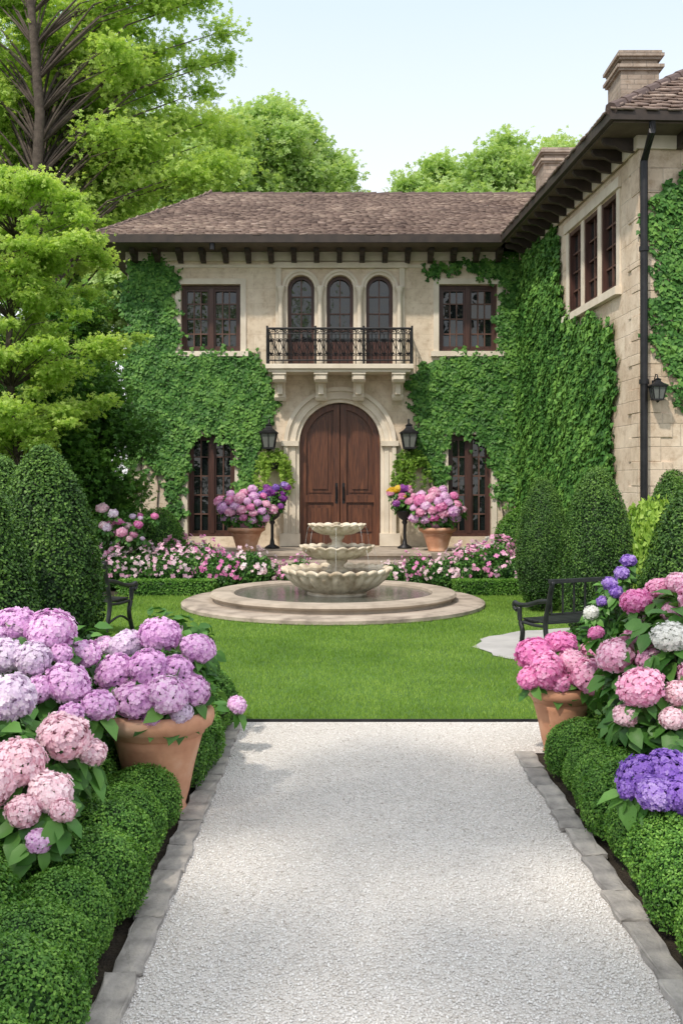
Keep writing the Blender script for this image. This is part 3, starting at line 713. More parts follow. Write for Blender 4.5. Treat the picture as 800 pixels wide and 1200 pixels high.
# ------------------------------------------------------------------ ivy
def inpoly(x, y, poly):
    c = np.zeros(len(x), bool); n = len(poly)
    for i in range(n):
        (x1, y1), (x2, y2) = poly[i], poly[(i+1) % n]
        if y1 == y2: continue
        c ^= ((y1 > y) != (y2 > y)) & (x < (x2-x1)*(y-y1)/(y2-y1)+x1)
    return c
def ivy(label, to3, polys, dens, nrm, ls=.15, base=(0, 0, 0), thick=.11, seed=1, stems=(), top=3.):
    out = []; nrm = np.array(nrm, float)
    for poly in polys:
        p = np.array(poly); lo, hi = p.min(0)-.2, p.max(0)+.2; n = int(dens*np.prod(hi-lo))
        u = rng.uniform(lo[0], hi[0], n); z = rng.uniform(lo[1], hi[1], n)
        fr = rng.normal(size=n)*.05
        ju = u+.07*np.sin(z*5+seed)+.05*np.sin(z*13+u*9)+.05*np.sin(z*29)+fr; jz = z+.07*np.sin(u*6+seed)+.05*np.sin(u*14+z*7)+.05*np.sin(u*31)+fr
        k = inpoly(ju, jz, poly)
        u, z = u[k], z[k]; n = len(u)
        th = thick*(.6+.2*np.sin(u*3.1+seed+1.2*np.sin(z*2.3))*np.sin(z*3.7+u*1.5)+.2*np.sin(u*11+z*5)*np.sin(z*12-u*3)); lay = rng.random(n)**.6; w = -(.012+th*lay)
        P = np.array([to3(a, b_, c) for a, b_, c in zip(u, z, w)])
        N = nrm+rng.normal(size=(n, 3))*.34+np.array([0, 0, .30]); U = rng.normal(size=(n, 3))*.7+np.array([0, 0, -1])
        R = np.clip(.16+.44*lay+.45*(th/thick-.5)+rng.normal(size=n)*.14, 0, 1)  # leaves nearer the wall darker, depth shade put into their tone
        out.append(scatter(IVY[0], IVY[1], P, N, U, ls*rng.uniform(.5, 1.25, n), R))
    t = thing('climbing_ivy', label, 'ivy', base, world=True)
    np_obj('foliage', cat(*out), M['ivy'], t)
    bm = bmesh.new(); rr = random.Random(seed)
    for u0 in stems:
        pts = []; zz = 0.0; u = u0
        while zz < top: pts.append(to3(u, zz, -.02)); u = u0+max(-.07, min(.07, u-u0+rr.uniform(-.05, .05))); zz += .3
        tube(bm, pts, [.018-.010*i_/len(pts) for i_ in range(len(pts))], 6)
    obj('stem', bm, M['bark'], t)
f = lambda L: [((x-400)/60, 1.7-(y-560)/60) for x, y in L]
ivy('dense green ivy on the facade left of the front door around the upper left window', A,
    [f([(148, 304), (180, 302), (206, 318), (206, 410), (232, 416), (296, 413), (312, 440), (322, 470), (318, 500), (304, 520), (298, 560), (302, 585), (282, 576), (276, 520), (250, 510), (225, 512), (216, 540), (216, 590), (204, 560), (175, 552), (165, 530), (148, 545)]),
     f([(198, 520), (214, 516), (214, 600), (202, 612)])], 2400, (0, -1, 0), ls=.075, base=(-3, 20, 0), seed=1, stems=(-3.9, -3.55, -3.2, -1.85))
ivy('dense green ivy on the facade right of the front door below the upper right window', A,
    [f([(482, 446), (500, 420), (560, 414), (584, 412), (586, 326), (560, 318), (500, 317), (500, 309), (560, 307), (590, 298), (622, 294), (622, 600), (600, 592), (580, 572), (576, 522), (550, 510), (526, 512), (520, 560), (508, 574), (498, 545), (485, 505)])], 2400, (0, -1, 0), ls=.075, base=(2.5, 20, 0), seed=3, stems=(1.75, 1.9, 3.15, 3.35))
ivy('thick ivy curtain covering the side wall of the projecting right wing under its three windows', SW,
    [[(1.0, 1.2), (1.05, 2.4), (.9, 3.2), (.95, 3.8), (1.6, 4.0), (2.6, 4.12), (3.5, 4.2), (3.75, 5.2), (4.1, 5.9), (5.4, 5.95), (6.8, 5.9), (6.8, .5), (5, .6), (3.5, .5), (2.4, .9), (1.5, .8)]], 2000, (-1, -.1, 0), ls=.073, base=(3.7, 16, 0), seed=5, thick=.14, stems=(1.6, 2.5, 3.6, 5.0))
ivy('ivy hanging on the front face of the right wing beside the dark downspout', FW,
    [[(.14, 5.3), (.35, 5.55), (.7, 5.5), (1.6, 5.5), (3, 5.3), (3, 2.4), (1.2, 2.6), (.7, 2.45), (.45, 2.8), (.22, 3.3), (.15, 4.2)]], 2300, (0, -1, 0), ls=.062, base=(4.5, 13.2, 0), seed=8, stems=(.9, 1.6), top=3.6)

# ------------------------------------------------------------------ trees
def tree(name, label, base, trunk_pts, trunk_r, clumps, lmat, per, ls, sq=.7, tmpl=SPR, bdark=.36, jit=.9, droop=-.15, fall=.45, rmax=.06, rise=.25):
    t = thing(name, label, 'tree', base, world=True)
    bm = bmesh.new(); tube(bm, trunk_pts, trunk_r, 10)
    tp = []
    for p, q in zip(trunk_pts, trunk_pts[1:]):
        for k in range(4): tp.append(Vector(p).lerp(Vector(q), k/4))
    tp.append(Vector(trunk_pts[-1]))
    rr = random.Random(5)
    for c in clumps:
        cp = Vector(c[:3]); hd = math.hypot(cp.x-tp[0].x, cp.y-tp[0].y)
        cand = [q for q in tp if q.z < cp.z-rise*hd] or tp[:1]
        s_ = min(cand, key=lambda q: (q-cp).length); mid = s_.lerp(cp, .5)+Vector((rr.uniform(-.2, .2), rr.uniform(-.2, .2), .12*(cp-s_).length))
        r0 = max(.012, min(.012*c[3]+.008*(cp-s_).length, rmax)); tube(bm, [s_, s_.lerp(mid, .5)+Vector((0, 0, .05)), mid, cp], [r0, r0*.8, r0*.5, r0*.2], 6)
    obj('trunk', bm, M['bark'], t, True)
    out = []
    for c in clumps:
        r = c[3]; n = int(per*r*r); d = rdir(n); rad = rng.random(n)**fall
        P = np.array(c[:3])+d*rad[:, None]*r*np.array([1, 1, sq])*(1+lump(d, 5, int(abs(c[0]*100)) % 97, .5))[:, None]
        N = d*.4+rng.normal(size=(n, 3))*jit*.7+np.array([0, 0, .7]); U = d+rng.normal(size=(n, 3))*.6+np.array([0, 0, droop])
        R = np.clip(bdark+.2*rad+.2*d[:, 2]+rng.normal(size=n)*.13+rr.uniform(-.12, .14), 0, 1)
        out.append(scatter(tmpl[0], tmpl[1], P, N, U, ls*rng.uniform(.6, 1.3, n), R))
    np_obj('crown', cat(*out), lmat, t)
    return t
def clump_ellip(cx, cy, cz, rx, ry, rz, n, r0, r1, seed, shell=.35, sepf=.42):
    r = random.Random(seed); L = []; tries = 0
    while len(L) < n and tries < 6000:
        tries += 1; d = Vector((r.gauss(0, 1), r.gauss(0, 1), r.gauss(0, 1))).normalized(); q = r.uniform(shell, 1)**.7
        p = (cx+d.x*rx*q, cy+d.y*ry*q, cz+d.z*rz*q); rr = r.uniform(r0, r1)
        if all((Vector(p)-Vector(c[:3])).length > sepf*(rr+c[3])*.8 for c in L): L.append((*p, rr))
    return L
X0 = -7.0; Y0 = 23.3
tree('tall_tree', 'tallest tree at upper left with dark upright trunk and airy bright green crown', (X0, Y0, 0),
     [(X0, Y0, 0), (X0+.1, Y0, 4), (X0, Y0, 7), (X0+.15, Y0, 10), (X0-.1, Y0, 13), (X0+.1, Y0, 16)], [.28, .18, .13, .11, .08, .04],
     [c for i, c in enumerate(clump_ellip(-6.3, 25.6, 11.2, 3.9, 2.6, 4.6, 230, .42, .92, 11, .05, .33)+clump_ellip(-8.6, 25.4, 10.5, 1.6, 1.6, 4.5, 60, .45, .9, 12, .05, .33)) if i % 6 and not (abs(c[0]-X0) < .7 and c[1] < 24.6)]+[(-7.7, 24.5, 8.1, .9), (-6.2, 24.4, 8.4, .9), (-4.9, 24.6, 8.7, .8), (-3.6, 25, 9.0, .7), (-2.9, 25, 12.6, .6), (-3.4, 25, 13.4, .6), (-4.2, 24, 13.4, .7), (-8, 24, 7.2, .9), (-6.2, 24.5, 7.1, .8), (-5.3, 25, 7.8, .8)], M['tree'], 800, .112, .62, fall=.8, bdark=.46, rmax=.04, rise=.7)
tree('broad_tree', 'rounded light green tree rising behind the roof left of centre', (-2.2, 35, 0),
     [(-2.2, 35, 0), (-2.2, 35, 7), (-2.1, 35, 11)], [.4, .3, .12], clump_ellip(-2.2, 35, 10.8, 2.8, 2.0, 3.7, 110, .5, 1.0, 21, .15, .36)+[(-2.3, 35, 14.2, .8), (-1.2, 35, 13.0, .8), (-3.4, 35, 13.3, .9), (.1, 35, 11, .8), (.6, 35, 10, .8), (1.0, 35, 9.3, .6)], M['tree2'], 800, .165, .7, bdark=.44, fall=.74)
tree('broad_tree', 'pale green tree behind the roof directly left of the small rear chimney', (6.0, 37, 0),
     [(6.0, 37, 0), (6.0, 37, 7), (6.1, 37, 11)], [.4, .3, .12], clump_ellip(6.6, 37, 10.8, 3.2, 2.2, 3.7, 110, .5, 1.0, 31, .15, .36), M['tree2'], 800, .165, .7, bdark=.46, fall=.74)
tree('broad_tree', 'pale green low crown above the middle of the roof ridge', (3.2, 38, 0),
     [(3.2, 38, 0), (3.2, 38, 7), (3.2, 38, 10.5)], [.35, .25, .12], clump_ellip(3.2, 38, 10.6, 2.3, 2.0, 2.8, 90, .5, .95, 41, .15, .36), M['tree2'], 800, .165, .7, bdark=.46, fall=.74)
tree('broad_tree', 'light green tree glimpsed between the tall left tree and the rounded tree', (-7, 40, 0),
     [(-7, 40, 0), (-7, 40, 7), (-7, 40, 11)], [.4, .3, .12], clump_ellip(-8, 40, 11.2, 5.4, 2.2, 4.2, 110, .8, 1.4, 51, .1), M['tree2'], 420, .26, .75, bdark=.44, fall=.6)
r_ = random.Random(61); cl = []
for i in range(210):
    z = 2.1+4.1*(i/209)**.9; rad = 1.5*math.sin(PI*min(1, (6.7-z)/5.0))**.6 if z < 6.55 else .4
    a = r_.uniform(0, 2*PI); q = rad*r_.uniform(.25, 1.12)*(1+.15*math.sin(z*5)); cl.append((-4.78+q*math.cos(a), 14.9+.8*q*math.sin(a), z-.14*q+r_.uniform(-.14, .14), r_.uniform(.18, .42)))
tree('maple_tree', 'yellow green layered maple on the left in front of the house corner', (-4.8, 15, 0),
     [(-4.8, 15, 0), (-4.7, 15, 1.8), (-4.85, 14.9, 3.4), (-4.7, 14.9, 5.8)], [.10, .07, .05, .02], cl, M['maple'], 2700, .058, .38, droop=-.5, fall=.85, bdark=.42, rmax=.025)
tree('bushy_tree', 'dense mid green bushy tree under the maple beside the left house corner', (-4.2, 16.6, 0),
     [(-4.2, 16.6, 0), (-4.2, 16.6, 1.5), (-4.2, 16.6, 2.8)], [.12, .1, .05], clump_ellip(-4.25, 16.5, 1.9, 1.0, .9, 1.6, 50, .32, .55, 71, .1), M['dense'], 3000, .075, .8, bdark=.3, fall=.55)
for i, (x, y, z, rx, rz, lb) in enumerate([(-8.0, 20.5, 3.0, 2.0, 3.2, 'dark green background tree at the far left edge behind the maple'), (-5.9, 21.5, 2.6, 1.1, 2.8, 'dark green background tree close to the left end of the house'), (-6.3, 17.2, 1.6, 1.4, 1.8, 'dark shrubby tree low at the left edge behind the topiary')]):
    tree('background_tree', lb, (x, y, 0), [(x, y, 0), (x, y, z*.6), (x, y, z+rz*.4)], [.15, .12, .05], clump_ellip(x, y, z, rx, 1.0, rz, 36, .5, .8, 80+i, .1), M['dense'], 1200, .13, .8, fall=.55)
# tree out of view, added behind the viewpoint so its crown dapples the path
def sh(c): return c[1]+.705*c[2]
cs = [c for i, c in enumerate(clump_ellip(-3.0, -1.2, 8.2, 2.5, 3.6, 1.9, 80, .32, .62, 91, .05, .5)) if abs(sh(c)-4.35) > .55 and sh(c) < 6.3 and i % 4]  # clumps dropped where their shadow would cover the sunlit band
tree('added_shade_tree', 'unseen broad leafy tree added beside the viewpoint to shade the near end of the path', (-5.2, -3.5, 0),
     [(-5.2, -3.5, 0), (-5.0, -3.2, 3), (-4.4, -2.4, 5.5), (-3.4, -1.4, 7.4)], [.3, .24, .18, .1], cs, M['tree'], 240, .19, .5, fall=.6)

# ------------------------------------------------------------------ clipped shrubs
def shrub_proto(name, label, cat_, mesh, mat, loc, group=None, sc=1):
    t = thing(name, label, cat_, loc, group); np_obj('foliage', mesh, mat, t); t.scale = (sc, sc, sc) if not hasattr(sc, '__len__') else sc
    bm = bmesh.new(); tube(bm, [(0, 0, 0), (0, 0, .12)], [.03, .02], 8); obj('stem', bm, M['bark'], t)
    return t
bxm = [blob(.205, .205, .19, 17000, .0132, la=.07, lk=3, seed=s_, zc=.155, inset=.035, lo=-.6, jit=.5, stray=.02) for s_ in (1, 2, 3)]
protos = []
spots = []
for i, y in enumerate(np.arange(2.62, 4.95, .325)): spots.append((-.975+.015*math.sin(i*2.1), y, 1+.09*math.sin(i*1.7), 'left'))
for i, y in enumerate(np.arange(2.46, 4.2, .33)): spots.append((-1.32+.03*math.sin(i*2.1), y, 1.12+.12*math.sin(i*2.7), 'left'))
for i, y in enumerate(np.arange(5.58, 7.0, .32)): spots.append((-.97+.015*math.sin(i*2.1), y, 1.28+.08*math.sin(i*1.7), 'left'))
for i, y in enumerate(np.arange(5.0, 7.0, .38)): spots.append((-1.38, y, 1.35, 'left'))
for i, y in enumerate(np.arange(2.85, 5.95, .325)): spots.append((1.355+.012*math.sin(i*1.9), y, (1.04 if y < 5.2 else .92)+.08*math.sin(i*2.3), 'right'))
for i, y in enumerate(np.arange(3.4, 6.3, .35)): spots.append((1.71, y, 1.15, 'right'))
for i, (x, y, s_, side) in enumerate(spots):
    lb = 'small rounded boxwood in the clipped hedge '+side+' of the gravel path'; gr = 'boxwoods lining the '+side+' side of the path'
    if i < 3:
        p = shrub_proto('boxwood_shrub', lb, 'shrub', bxm[i], M['box'], (x, y, 0), gr, s_); protos.append(p)
    else: dup(protos[i % 3], (x, y, 0), random.uniform(0, 6), s_, lb, gr)
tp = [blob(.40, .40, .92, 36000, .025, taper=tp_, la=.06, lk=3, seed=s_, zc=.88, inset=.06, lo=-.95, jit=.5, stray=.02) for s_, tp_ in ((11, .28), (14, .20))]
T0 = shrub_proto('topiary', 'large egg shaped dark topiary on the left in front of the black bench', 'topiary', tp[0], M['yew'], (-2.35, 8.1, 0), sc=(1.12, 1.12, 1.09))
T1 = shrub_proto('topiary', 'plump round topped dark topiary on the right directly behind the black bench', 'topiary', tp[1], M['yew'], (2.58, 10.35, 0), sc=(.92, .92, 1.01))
dup(T0, (-2.55, 7.0, 0), 2, (1.15, 1.15, 1.0), 'dark rounded topiary cut by the left edge of the photo')
dup(T1, (-3.1, 9.2, 0), 1, (1.15, 1.15, 1.06), 'dark topiary at the left edge behind the other two')
dup(T1, (2.55, 13.0, 0), 4, (.85, .85, .95), 'smaller dark topiary just behind the plump one on the right')
dup(T1, (2.55, 7.3, 0), 3, (1.05, 1.05, .94), 'dark topiary cut by the right edge above the pink hydrangeas')
dup(T0, (4.0, 12.4, 0), 2, (1.0, 1.0, 1.0), 'distant rounded topiary against the right wing wall')
ball = blob(.5, .5, .5, 14000, .035, la=.06, seed=21, zc=.45, inset=.08, lo=-.8)
B0 = shrub_proto('round_shrub', 'round clipped green shrub below the left lower window', 'shrub', ball, M['dense'], (-3.15, 17.6, 0), sc=(.95, .95, 1.22))
dup(B0, (3.05, 17.3, 0), 1, (.95, .95, 1.25), 'round clipped green shrub at the inner corner by the right wing')
dup(B0, (-2.55, 17.0, 0), 1, (.7, .7, .65), 'low round green shrub in the bed left of the terrace')
lb_ = blob(.5, .5, .6, 7500, .07, T=LEAF, la=.28, seed=31, zc=.55, inset=.3, lo=-.8, jit=.9)
L0 = shrub_proto('leafy_bush', 'bright yellow green leafy bush beside the right topiaries', 'bush', lb_, M['lime'], (3.0, 9.6, 0), sc=(.62, .62, 1.25))
dup(L0, (3.45, 11.6, 0), 2, (.8, .8, 1.35), 'yellow green leafy bush against the foot of the right wing')
dup(L0, (-4.3, 13.6, 0), 2, (1.1, 1, .9), 'bright green leafy bush at left behind the topiaries')
hd = blob(.66, .16, .12, 9000, .03, la=.03, seed=41, zc=.11, inset=.03, box=True, core=.85)
H0 = shrub_proto('low_hedge', 'low clipped hedge edging the far left of the lawn', 'hedge', hd, M['box'], (-2.5, 14.75, 0), sc=(1.05, 1, 1))
dup(H0, (2.1, 14.75, 0), 0, (.75, 1, 1), 'low clipped hedge edging the far right of the lawn')
def rosebush(seed):
    fol = blob(.34, .32, .26, 3200, .055, T=LEAF, la=.24, seed=seed, zc=.26, inset=.14, lo=-.7, jit=.9)
    n = 80; d = rdir(n, -.2, 1); P = d*np.array([.39, .37, .34])*(1+lump(d, 3, seed, .25)+rng.normal(size=n)*.06)[:, None]+np.array([0, 0, .29])
    bl = [scatter(PET, PF, P+rng.normal(size=P.shape)*.012, d+rng.normal(size=P.shape)*.4, rng.normal(size=P.shape), rng.uniform(.016, .042, n), np.clip(rng.normal(.5, .2, n), 0, 1)) for _ in range(2)]
    return fol, cat(*bl)
rb = [rosebush(s_) for s_ in (51, 52, 53)]
def rb_make(k, label, loc, pm, group, leaf_='hyd', sc=1):
    t = thing('flowering_bush', label, 'bush', loc, group); np_obj('foliage', rb[k][0], M[leaf_], t); np_obj('blossoms', rb[k][1], M[pm], t); t.scale = (sc, sc, sc); return t
gl, gr = 'pink bushes left of the fountain', 'pink bushes right of the fountain'
ll, lr = 'low bush of small pink flowers in the bed left of the fountain', 'low bush of small pink flowers in the bed right of the fountain'
RB = [rb_make(0, ll, (-3.5, 15.5, 0), 'pink', gl), rb_make(1, ll, (-3.0, 15.6, 0), 'pale', gl), rb_make(2, ll, (-3.3, 16.6, 0), 'deep', gl)]
pick = (0, 1, 2, 1, 0, 2, 0, 1)
for i, x in enumerate(np.arange(-2.55, -.6, .38)): dup(RB[pick[i % 8]], (x, 15.35+.2*math.sin(i*2), 0), i*1.3, (1.02 if x < -1.4 else .74)+.14*math.sin(i*3), ll, gl)
for i, x in enumerate((-3.7, -3.2, -2.6, -2.2)): dup(RB[pick[(i+2) % 8]], (x, 16.2+.2*math.sin(i), 0), i*1.7, 1.12, ll, gl)
for i, x in enumerate(np.arange(.78, 2.95, .38)): dup(RB[pick[(i+1) % 8]], (x, 15.4+.2*math.sin(i*2), 0), i*1.3+1, (1.02 if x > 1.4 else .74)+.14*math.sin(i*2), lr, gr)
for i, x in enumerate((2.1, 2.5, 2.9)): dup(RB[pick[(i+3) % 8]], (x, 16.2+.2*math.sin(i), 0), i*1.1, 1.12, lr, gr)
s0 = rb_make(0, 'silvery bush with pale flowers below the terrace left of the steps', (-2.5, 17.8, 0), 'white', 'silvery bushes left of the steps', 'sage', .85)
dup(s0, (-2.1, 17.3, 0), 1, .7, 'silvery bush with pale flowers below the terrace left of the steps')
dup(s0, (2.3, 17.7, 0), 2, .85, 'silvery bush with pale flowers below the terrace right of the steps', 'silvery bushes right of the steps')
dup(s0, (2.6, 17.4, 0), 3, 1.0, 'silvery bush with pale flowers below the terrace right of the steps', 'silvery bushes right of the steps')

# ------------------------------------------------------------------ hydrangeas
def headmesh(n, seed, fs=.2):
    i = np.arange(n)+.5; ph = np.arccos(1-1.75*i/n); th = PI*(1+5**.5)*i
    d = np.stack([np.cos(th)*np.sin(ph), np.sin(th)*np.sin(ph), np.cos(ph)], 1); d = norm(d+rng.normal(size=d.shape)*.08)
    sh_ = (1+lump(d, 3.5, seed, .15))[:, None]*np.array([1, 1, .80])
    P = d*sh_*(1-rng.random(n)[:, None]*.09)
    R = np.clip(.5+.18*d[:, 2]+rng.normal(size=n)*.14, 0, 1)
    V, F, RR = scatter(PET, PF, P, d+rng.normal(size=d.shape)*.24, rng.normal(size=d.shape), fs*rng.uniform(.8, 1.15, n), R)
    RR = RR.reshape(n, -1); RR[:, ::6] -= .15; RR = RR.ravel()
    P2 = P*.90; V2, F2, R2 = scatter(PET, PF, P2, d, rng.normal(size=d.shape), fs*1.2, R*.6)
    return cat((V, F, RR), (V2, F2, R2))
HM = {}
def head_mesh(mat, k, big):
    key = (mat, k, big)
    if key not in HM:
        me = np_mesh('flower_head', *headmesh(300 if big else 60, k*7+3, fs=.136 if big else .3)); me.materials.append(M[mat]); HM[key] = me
    return HM[key]
def hydrangea(name, label, root, heads, fill, nleaf, ls=.13, cat_='hydrangea', big=True, stem_from=None, hs=.86):
    t = thing(name, label, cat_, root, world=True); B = np.array(root, float); B0_ = B if stem_from is None else np.array(stem_from, float)
    LP, LN, LU, LR = [], [], [], []
    bm = bmesh.new()
    for i, (px_, py_, rp, D, mt) in enumerate(heads):
        H = PX(px_, py_, D); r = rp*D/1200*(hs if big else 1)*random.uniform(.88, 1.1)
        o = bpy.data.objects.new('flower_head', head_mesh(mt, i % 4, big)); COL.objects.link(o); o.parent = t; o.matrix_parent_inverse = Matrix.Translation(-Vector(root))
        o.location = H; o.scale = (r, r*random.uniform(.88, 1.06), r*random.uniform(.80, 1.02)); d = H-(B0_+np.array((0, 0, .1))); d = d/np.linalg.norm(d)
        dd = norm(np.array((d[0]*.6, d[1]*.6-.25, .9)))
        o.rotation_euler = Vector(dd).to_track_quat('Z', 'Y').to_euler(); o.rotation_euler.rotate_axis('Z', random.uniform(0, 6))
        m_ = (B0_*.45+H*.55)+np.array((0, 0, -.03)); tube(bm, [tuple(B0_), tuple(m_), tuple(H-dd*r*.3)], [.008, .006, .005], 5)
        k = 11
        for j in range(k):
            a = j*2.4+i; s1 = norm(np.cross(dd, (0, 1, .1))); s2 = np.cross(dd, s1); o_ = s1*math.cos(a)+s2*math.sin(a)
            LP.append(H-dd*r*(.45+.4*(j % 3))+o_*r*.45); LN.append(dd*1.0+o_*.35+rng.normal(size=3)*.25); LU.append(o_+rng.normal(size=3)*.2-dd*.12); LR.append(.6+rng.normal()*.17)
    obj('stem', bm, M['stem'], t)
    tot = sum(f_[3]*f_[5] for f_ in fill)
    for (cx, cy, cz, rx, ry, rz) in fill:
        n = int(nleaf*rx*rz/tot); d = rdir(n, -.9, 1); q = rng.random(n)**.35
        P = np.array((cx, cy, cz))+d*q[:, None]*np.array((rx, ry, rz)); ok = P[:, 2] > .05
        P, d, q = P[ok], d[ok], q[ok]; n = len(P)
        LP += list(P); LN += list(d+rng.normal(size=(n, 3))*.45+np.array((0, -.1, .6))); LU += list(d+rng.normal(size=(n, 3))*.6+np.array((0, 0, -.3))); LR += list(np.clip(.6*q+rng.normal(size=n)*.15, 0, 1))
    n = len(LP)
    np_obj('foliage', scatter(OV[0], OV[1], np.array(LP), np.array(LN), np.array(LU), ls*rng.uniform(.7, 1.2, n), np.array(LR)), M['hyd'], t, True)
    return t
hydrangea('hydrangea', 'pale pink hydrangea in the near left corner with large creamy heads', (-1.42, 4.15, 0),
    [(22, 893, 38, 3.9, 'pale'), (60, 928, 34, 3.85, 'pale'), (28, 950, 24, 3.75, 'pale'), (76, 862, 32, 4.1, 'pale'), (107, 880, 21, 4.15, 'pale'), (-20, 920, 40, 3.8, 'pale'), (10, 818, 36, 4.2, 'lilac'), (46, 985, 15, 3.7, 'lav'), (74, 950, 16, 3.75, 'pale'), (-30, 860, 36, 4.1, 'lilac')],
    [(-1.42, 4.15, .34, .36, .32, .40)], 760, .115, hs=.92)
hydrangea('hydrangea', 'tall lavender hydrangea at the left edge behind the pale pink one', (-1.68, 5.2, 0),
    [(18, 733, 27, 5.1, 'lav'), (60, 740, 29, 5.0, 'lav'), (38, 772, 22, 4.8, 'lilac'), (4, 768, 26, 4.8, 'lilac'), (80, 800, 32, 4.75, 'lav'), (100, 766, 19, 5.1, 'lav'), (116, 826, 23, 4.7, 'lav'), (-20, 750, 32, 5, 'lav'), (84, 838, 17, 4.55, 'lav'), (46, 808, 18, 4.7, 'lav'), (72, 766, 13, 4.9, 'lav')],
    [(-1.60, 5.1, .48, .42, .4, .50)], 800, .12, hs=.96)
hydrangea('hydrangea', 'green leafed hydrangea with a single mauve head behind the left terracotta pot', (-1.2, 6.3, 0),
    [(278, 826, 14, 6.2, 'lav'), (122, 757, 15, 6.3, 'lav')], [(-1.08, 6.5, .58, .30, .28, .30), (-1.6, 6.4, .4, .4, .3, .4)], 580, .105)
hydrangea('potted_hydrangea', 'lavender hydrangea planted in the big left terracotta pot', (-.95, 5.2, .45),
    [(188, 744, 25, 5.3, 'lav'), (232, 760, 23, 5.25, 'lav'), (148, 756, 21, 5.3, 'lilac'), (208, 786, 24, 5.1, 'lav'), (158, 818, 29, 4.98, 'lav'), (197, 814, 28, 4.96, 'lav'), (228, 808, 22, 5.08, 'lav'), (174, 782, 24, 5.05, 'lav'), (134, 786, 24, 5.1, 'lav'), (124, 814, 20, 5.08, 'lav'), (212, 834, 14, 5.0, 'lilac'), (178, 842, 13, 4.95, 'lav')],
    [(-.95, 5.22, .63, .31, .25, .17)], 320, .105, stem_from=(-.95, 5.2, .46), hs=.97)
hydrangea('potted_hydrangea', 'deep pink hydrangea planted in the right terracotta pot', (1.36, 6.3, .36),
    [(625, 765, 22, 6.3, 'deep'), (657, 755, 23, 6.35, 'deep'), (640, 785, 23, 6.15, 'deep'), (670, 775, 18, 6.2, 'pink'), (656, 799, 15, 6.12, 'deep'), (690, 793, 24, 6.1, 'pink'), (620, 794, 16, 6.15, 'deep'), (697, 765, 18, 6.4, 'pink')],
    [(1.38, 6.35, .50, .25, .22, .14)], 190, .10, stem_from=(1.36, 6.3, .37), hs=.96)
hydrangea('hydrangea', 'large pink hydrangea along the right edge with one white head', (1.95, 5.4, 0),
    [(745, 704, 21, 5.7, 'deep'), (772, 690, 19, 5.8, 'pink'), (795, 683, 18, 5.7, 'pink'), (720, 768, 24, 5.5, 'pink'), (741, 750, 17, 5.6, 'pink'), (763, 773, 22, 5.4, 'pink'), (750, 805, 31, 5.1, 'pink'), (794, 812, 18, 5.1, 'pale'), (785, 746, 25, 5.3, 'white'), (732, 838, 16, 5.1, 'pale'), (787, 842, 18, 5.0, 'pale'), (698, 742, 12, 6.0, 'deep'), (785, 717, 15, 5.6, 'pink'), (815, 700, 24, 5.5, 'pink'), (820, 790, 28, 5.2, 'pink'), (755, 725, 9, 5.7, 'pale')],
    [(1.90, 5.6, .52, .50, .45, .56), (1.62, 5.3, .38, .22, .25, .34)], 1500, .12, hs=.96)
hydrangea('hydrangea', 'violet blue hydrangea low at the right edge above the boxwood', (1.62, 4.5, 0),
    [(750, 910, 27, 4.3, 'violet'), (784, 903, 28, 4.25, 'violet'), (768, 930, 24, 4.15, 'violet'), (797, 930, 28, 4.15, 'violet'), (735, 924, 14, 4.25, 'violet'), (826, 915, 30, 4.25, 'violet')],
    [(1.60, 4.5, .30, .3, .25, .25)], 320, .11, hs=.96)
hydrangea('hydrangea', 'bush with small violet heads between the bench and the right topiary', (2.35, 8.3, 0),
    [(714, 684, 9, 8.0, 'violet'), (728, 672, 10, 8.1, 'violet'), (736, 657, 9, 8.2, 'violet'), (706, 704, 8, 8, 'violet'), (722, 694, 8, 7.9, 'violet'), (692, 718, 9, 7.9, 'white')],
    [(2.3, 8.3, .45, .31, .35, .5), (1.98, 8.3, .24, .28, .3, .30)], 1200, .09, big=False)
hydrangea('hydrangea', 'distant pink hydrangea bush at left below the ivy corner', (-3.6, 16.0, 0),
    [(138+random.gauss(0, 17), 622+random.gauss(0, 15), random.uniform(3, 7), 15.45+random.uniform(0, .4), random.choice(['pink', 'pale', 'deep', 'lilac'])) for i in range(34)],
    [(-3.5, 15.9, .6, .5, .35, .55)], 1100, .09, big=False)
def pot(label, loc, r, h):
    t = thing('terracotta_pot', label, 'flower pot', loc)
    bm = bmesh.new()
    prof = [(0, 0), (.50, 0), (.54, .02), (.55, .04), (.52, .06), (.60, .20), (.70, .45), (.81, .66), (.85, .73), (.83, .745), (.84, .76), (.90, .77), (.91, .80), (.97, .82), (1.05, .85), (1.09, .91), (1.08, .97), (1.02, 1.0), (.94, .995), (.88, .96), (.85, .9)]
    lathe(bm, [(a*r, b_*h) for a, b_ in prof], 56); obj('body', bm, M['terra'], t, True)
    bm = bmesh.new(); bm.faces.new([bm.verts.new((.86*r*math.cos(i*PI/16), .86*r*math.sin(i*PI/16), .91*h)) for i in range(32)]); obj('potting_soil', bm, M['soil'], t)
    return t
pot('large terracotta pot of lavender hydrangea on the left edge of the path', (-.93, 5.2, .012), .262, .52)
pot('terracotta pot of deep pink hydrangea on the right edge of the path', (1.35, 6.3, .012), .20, .42)
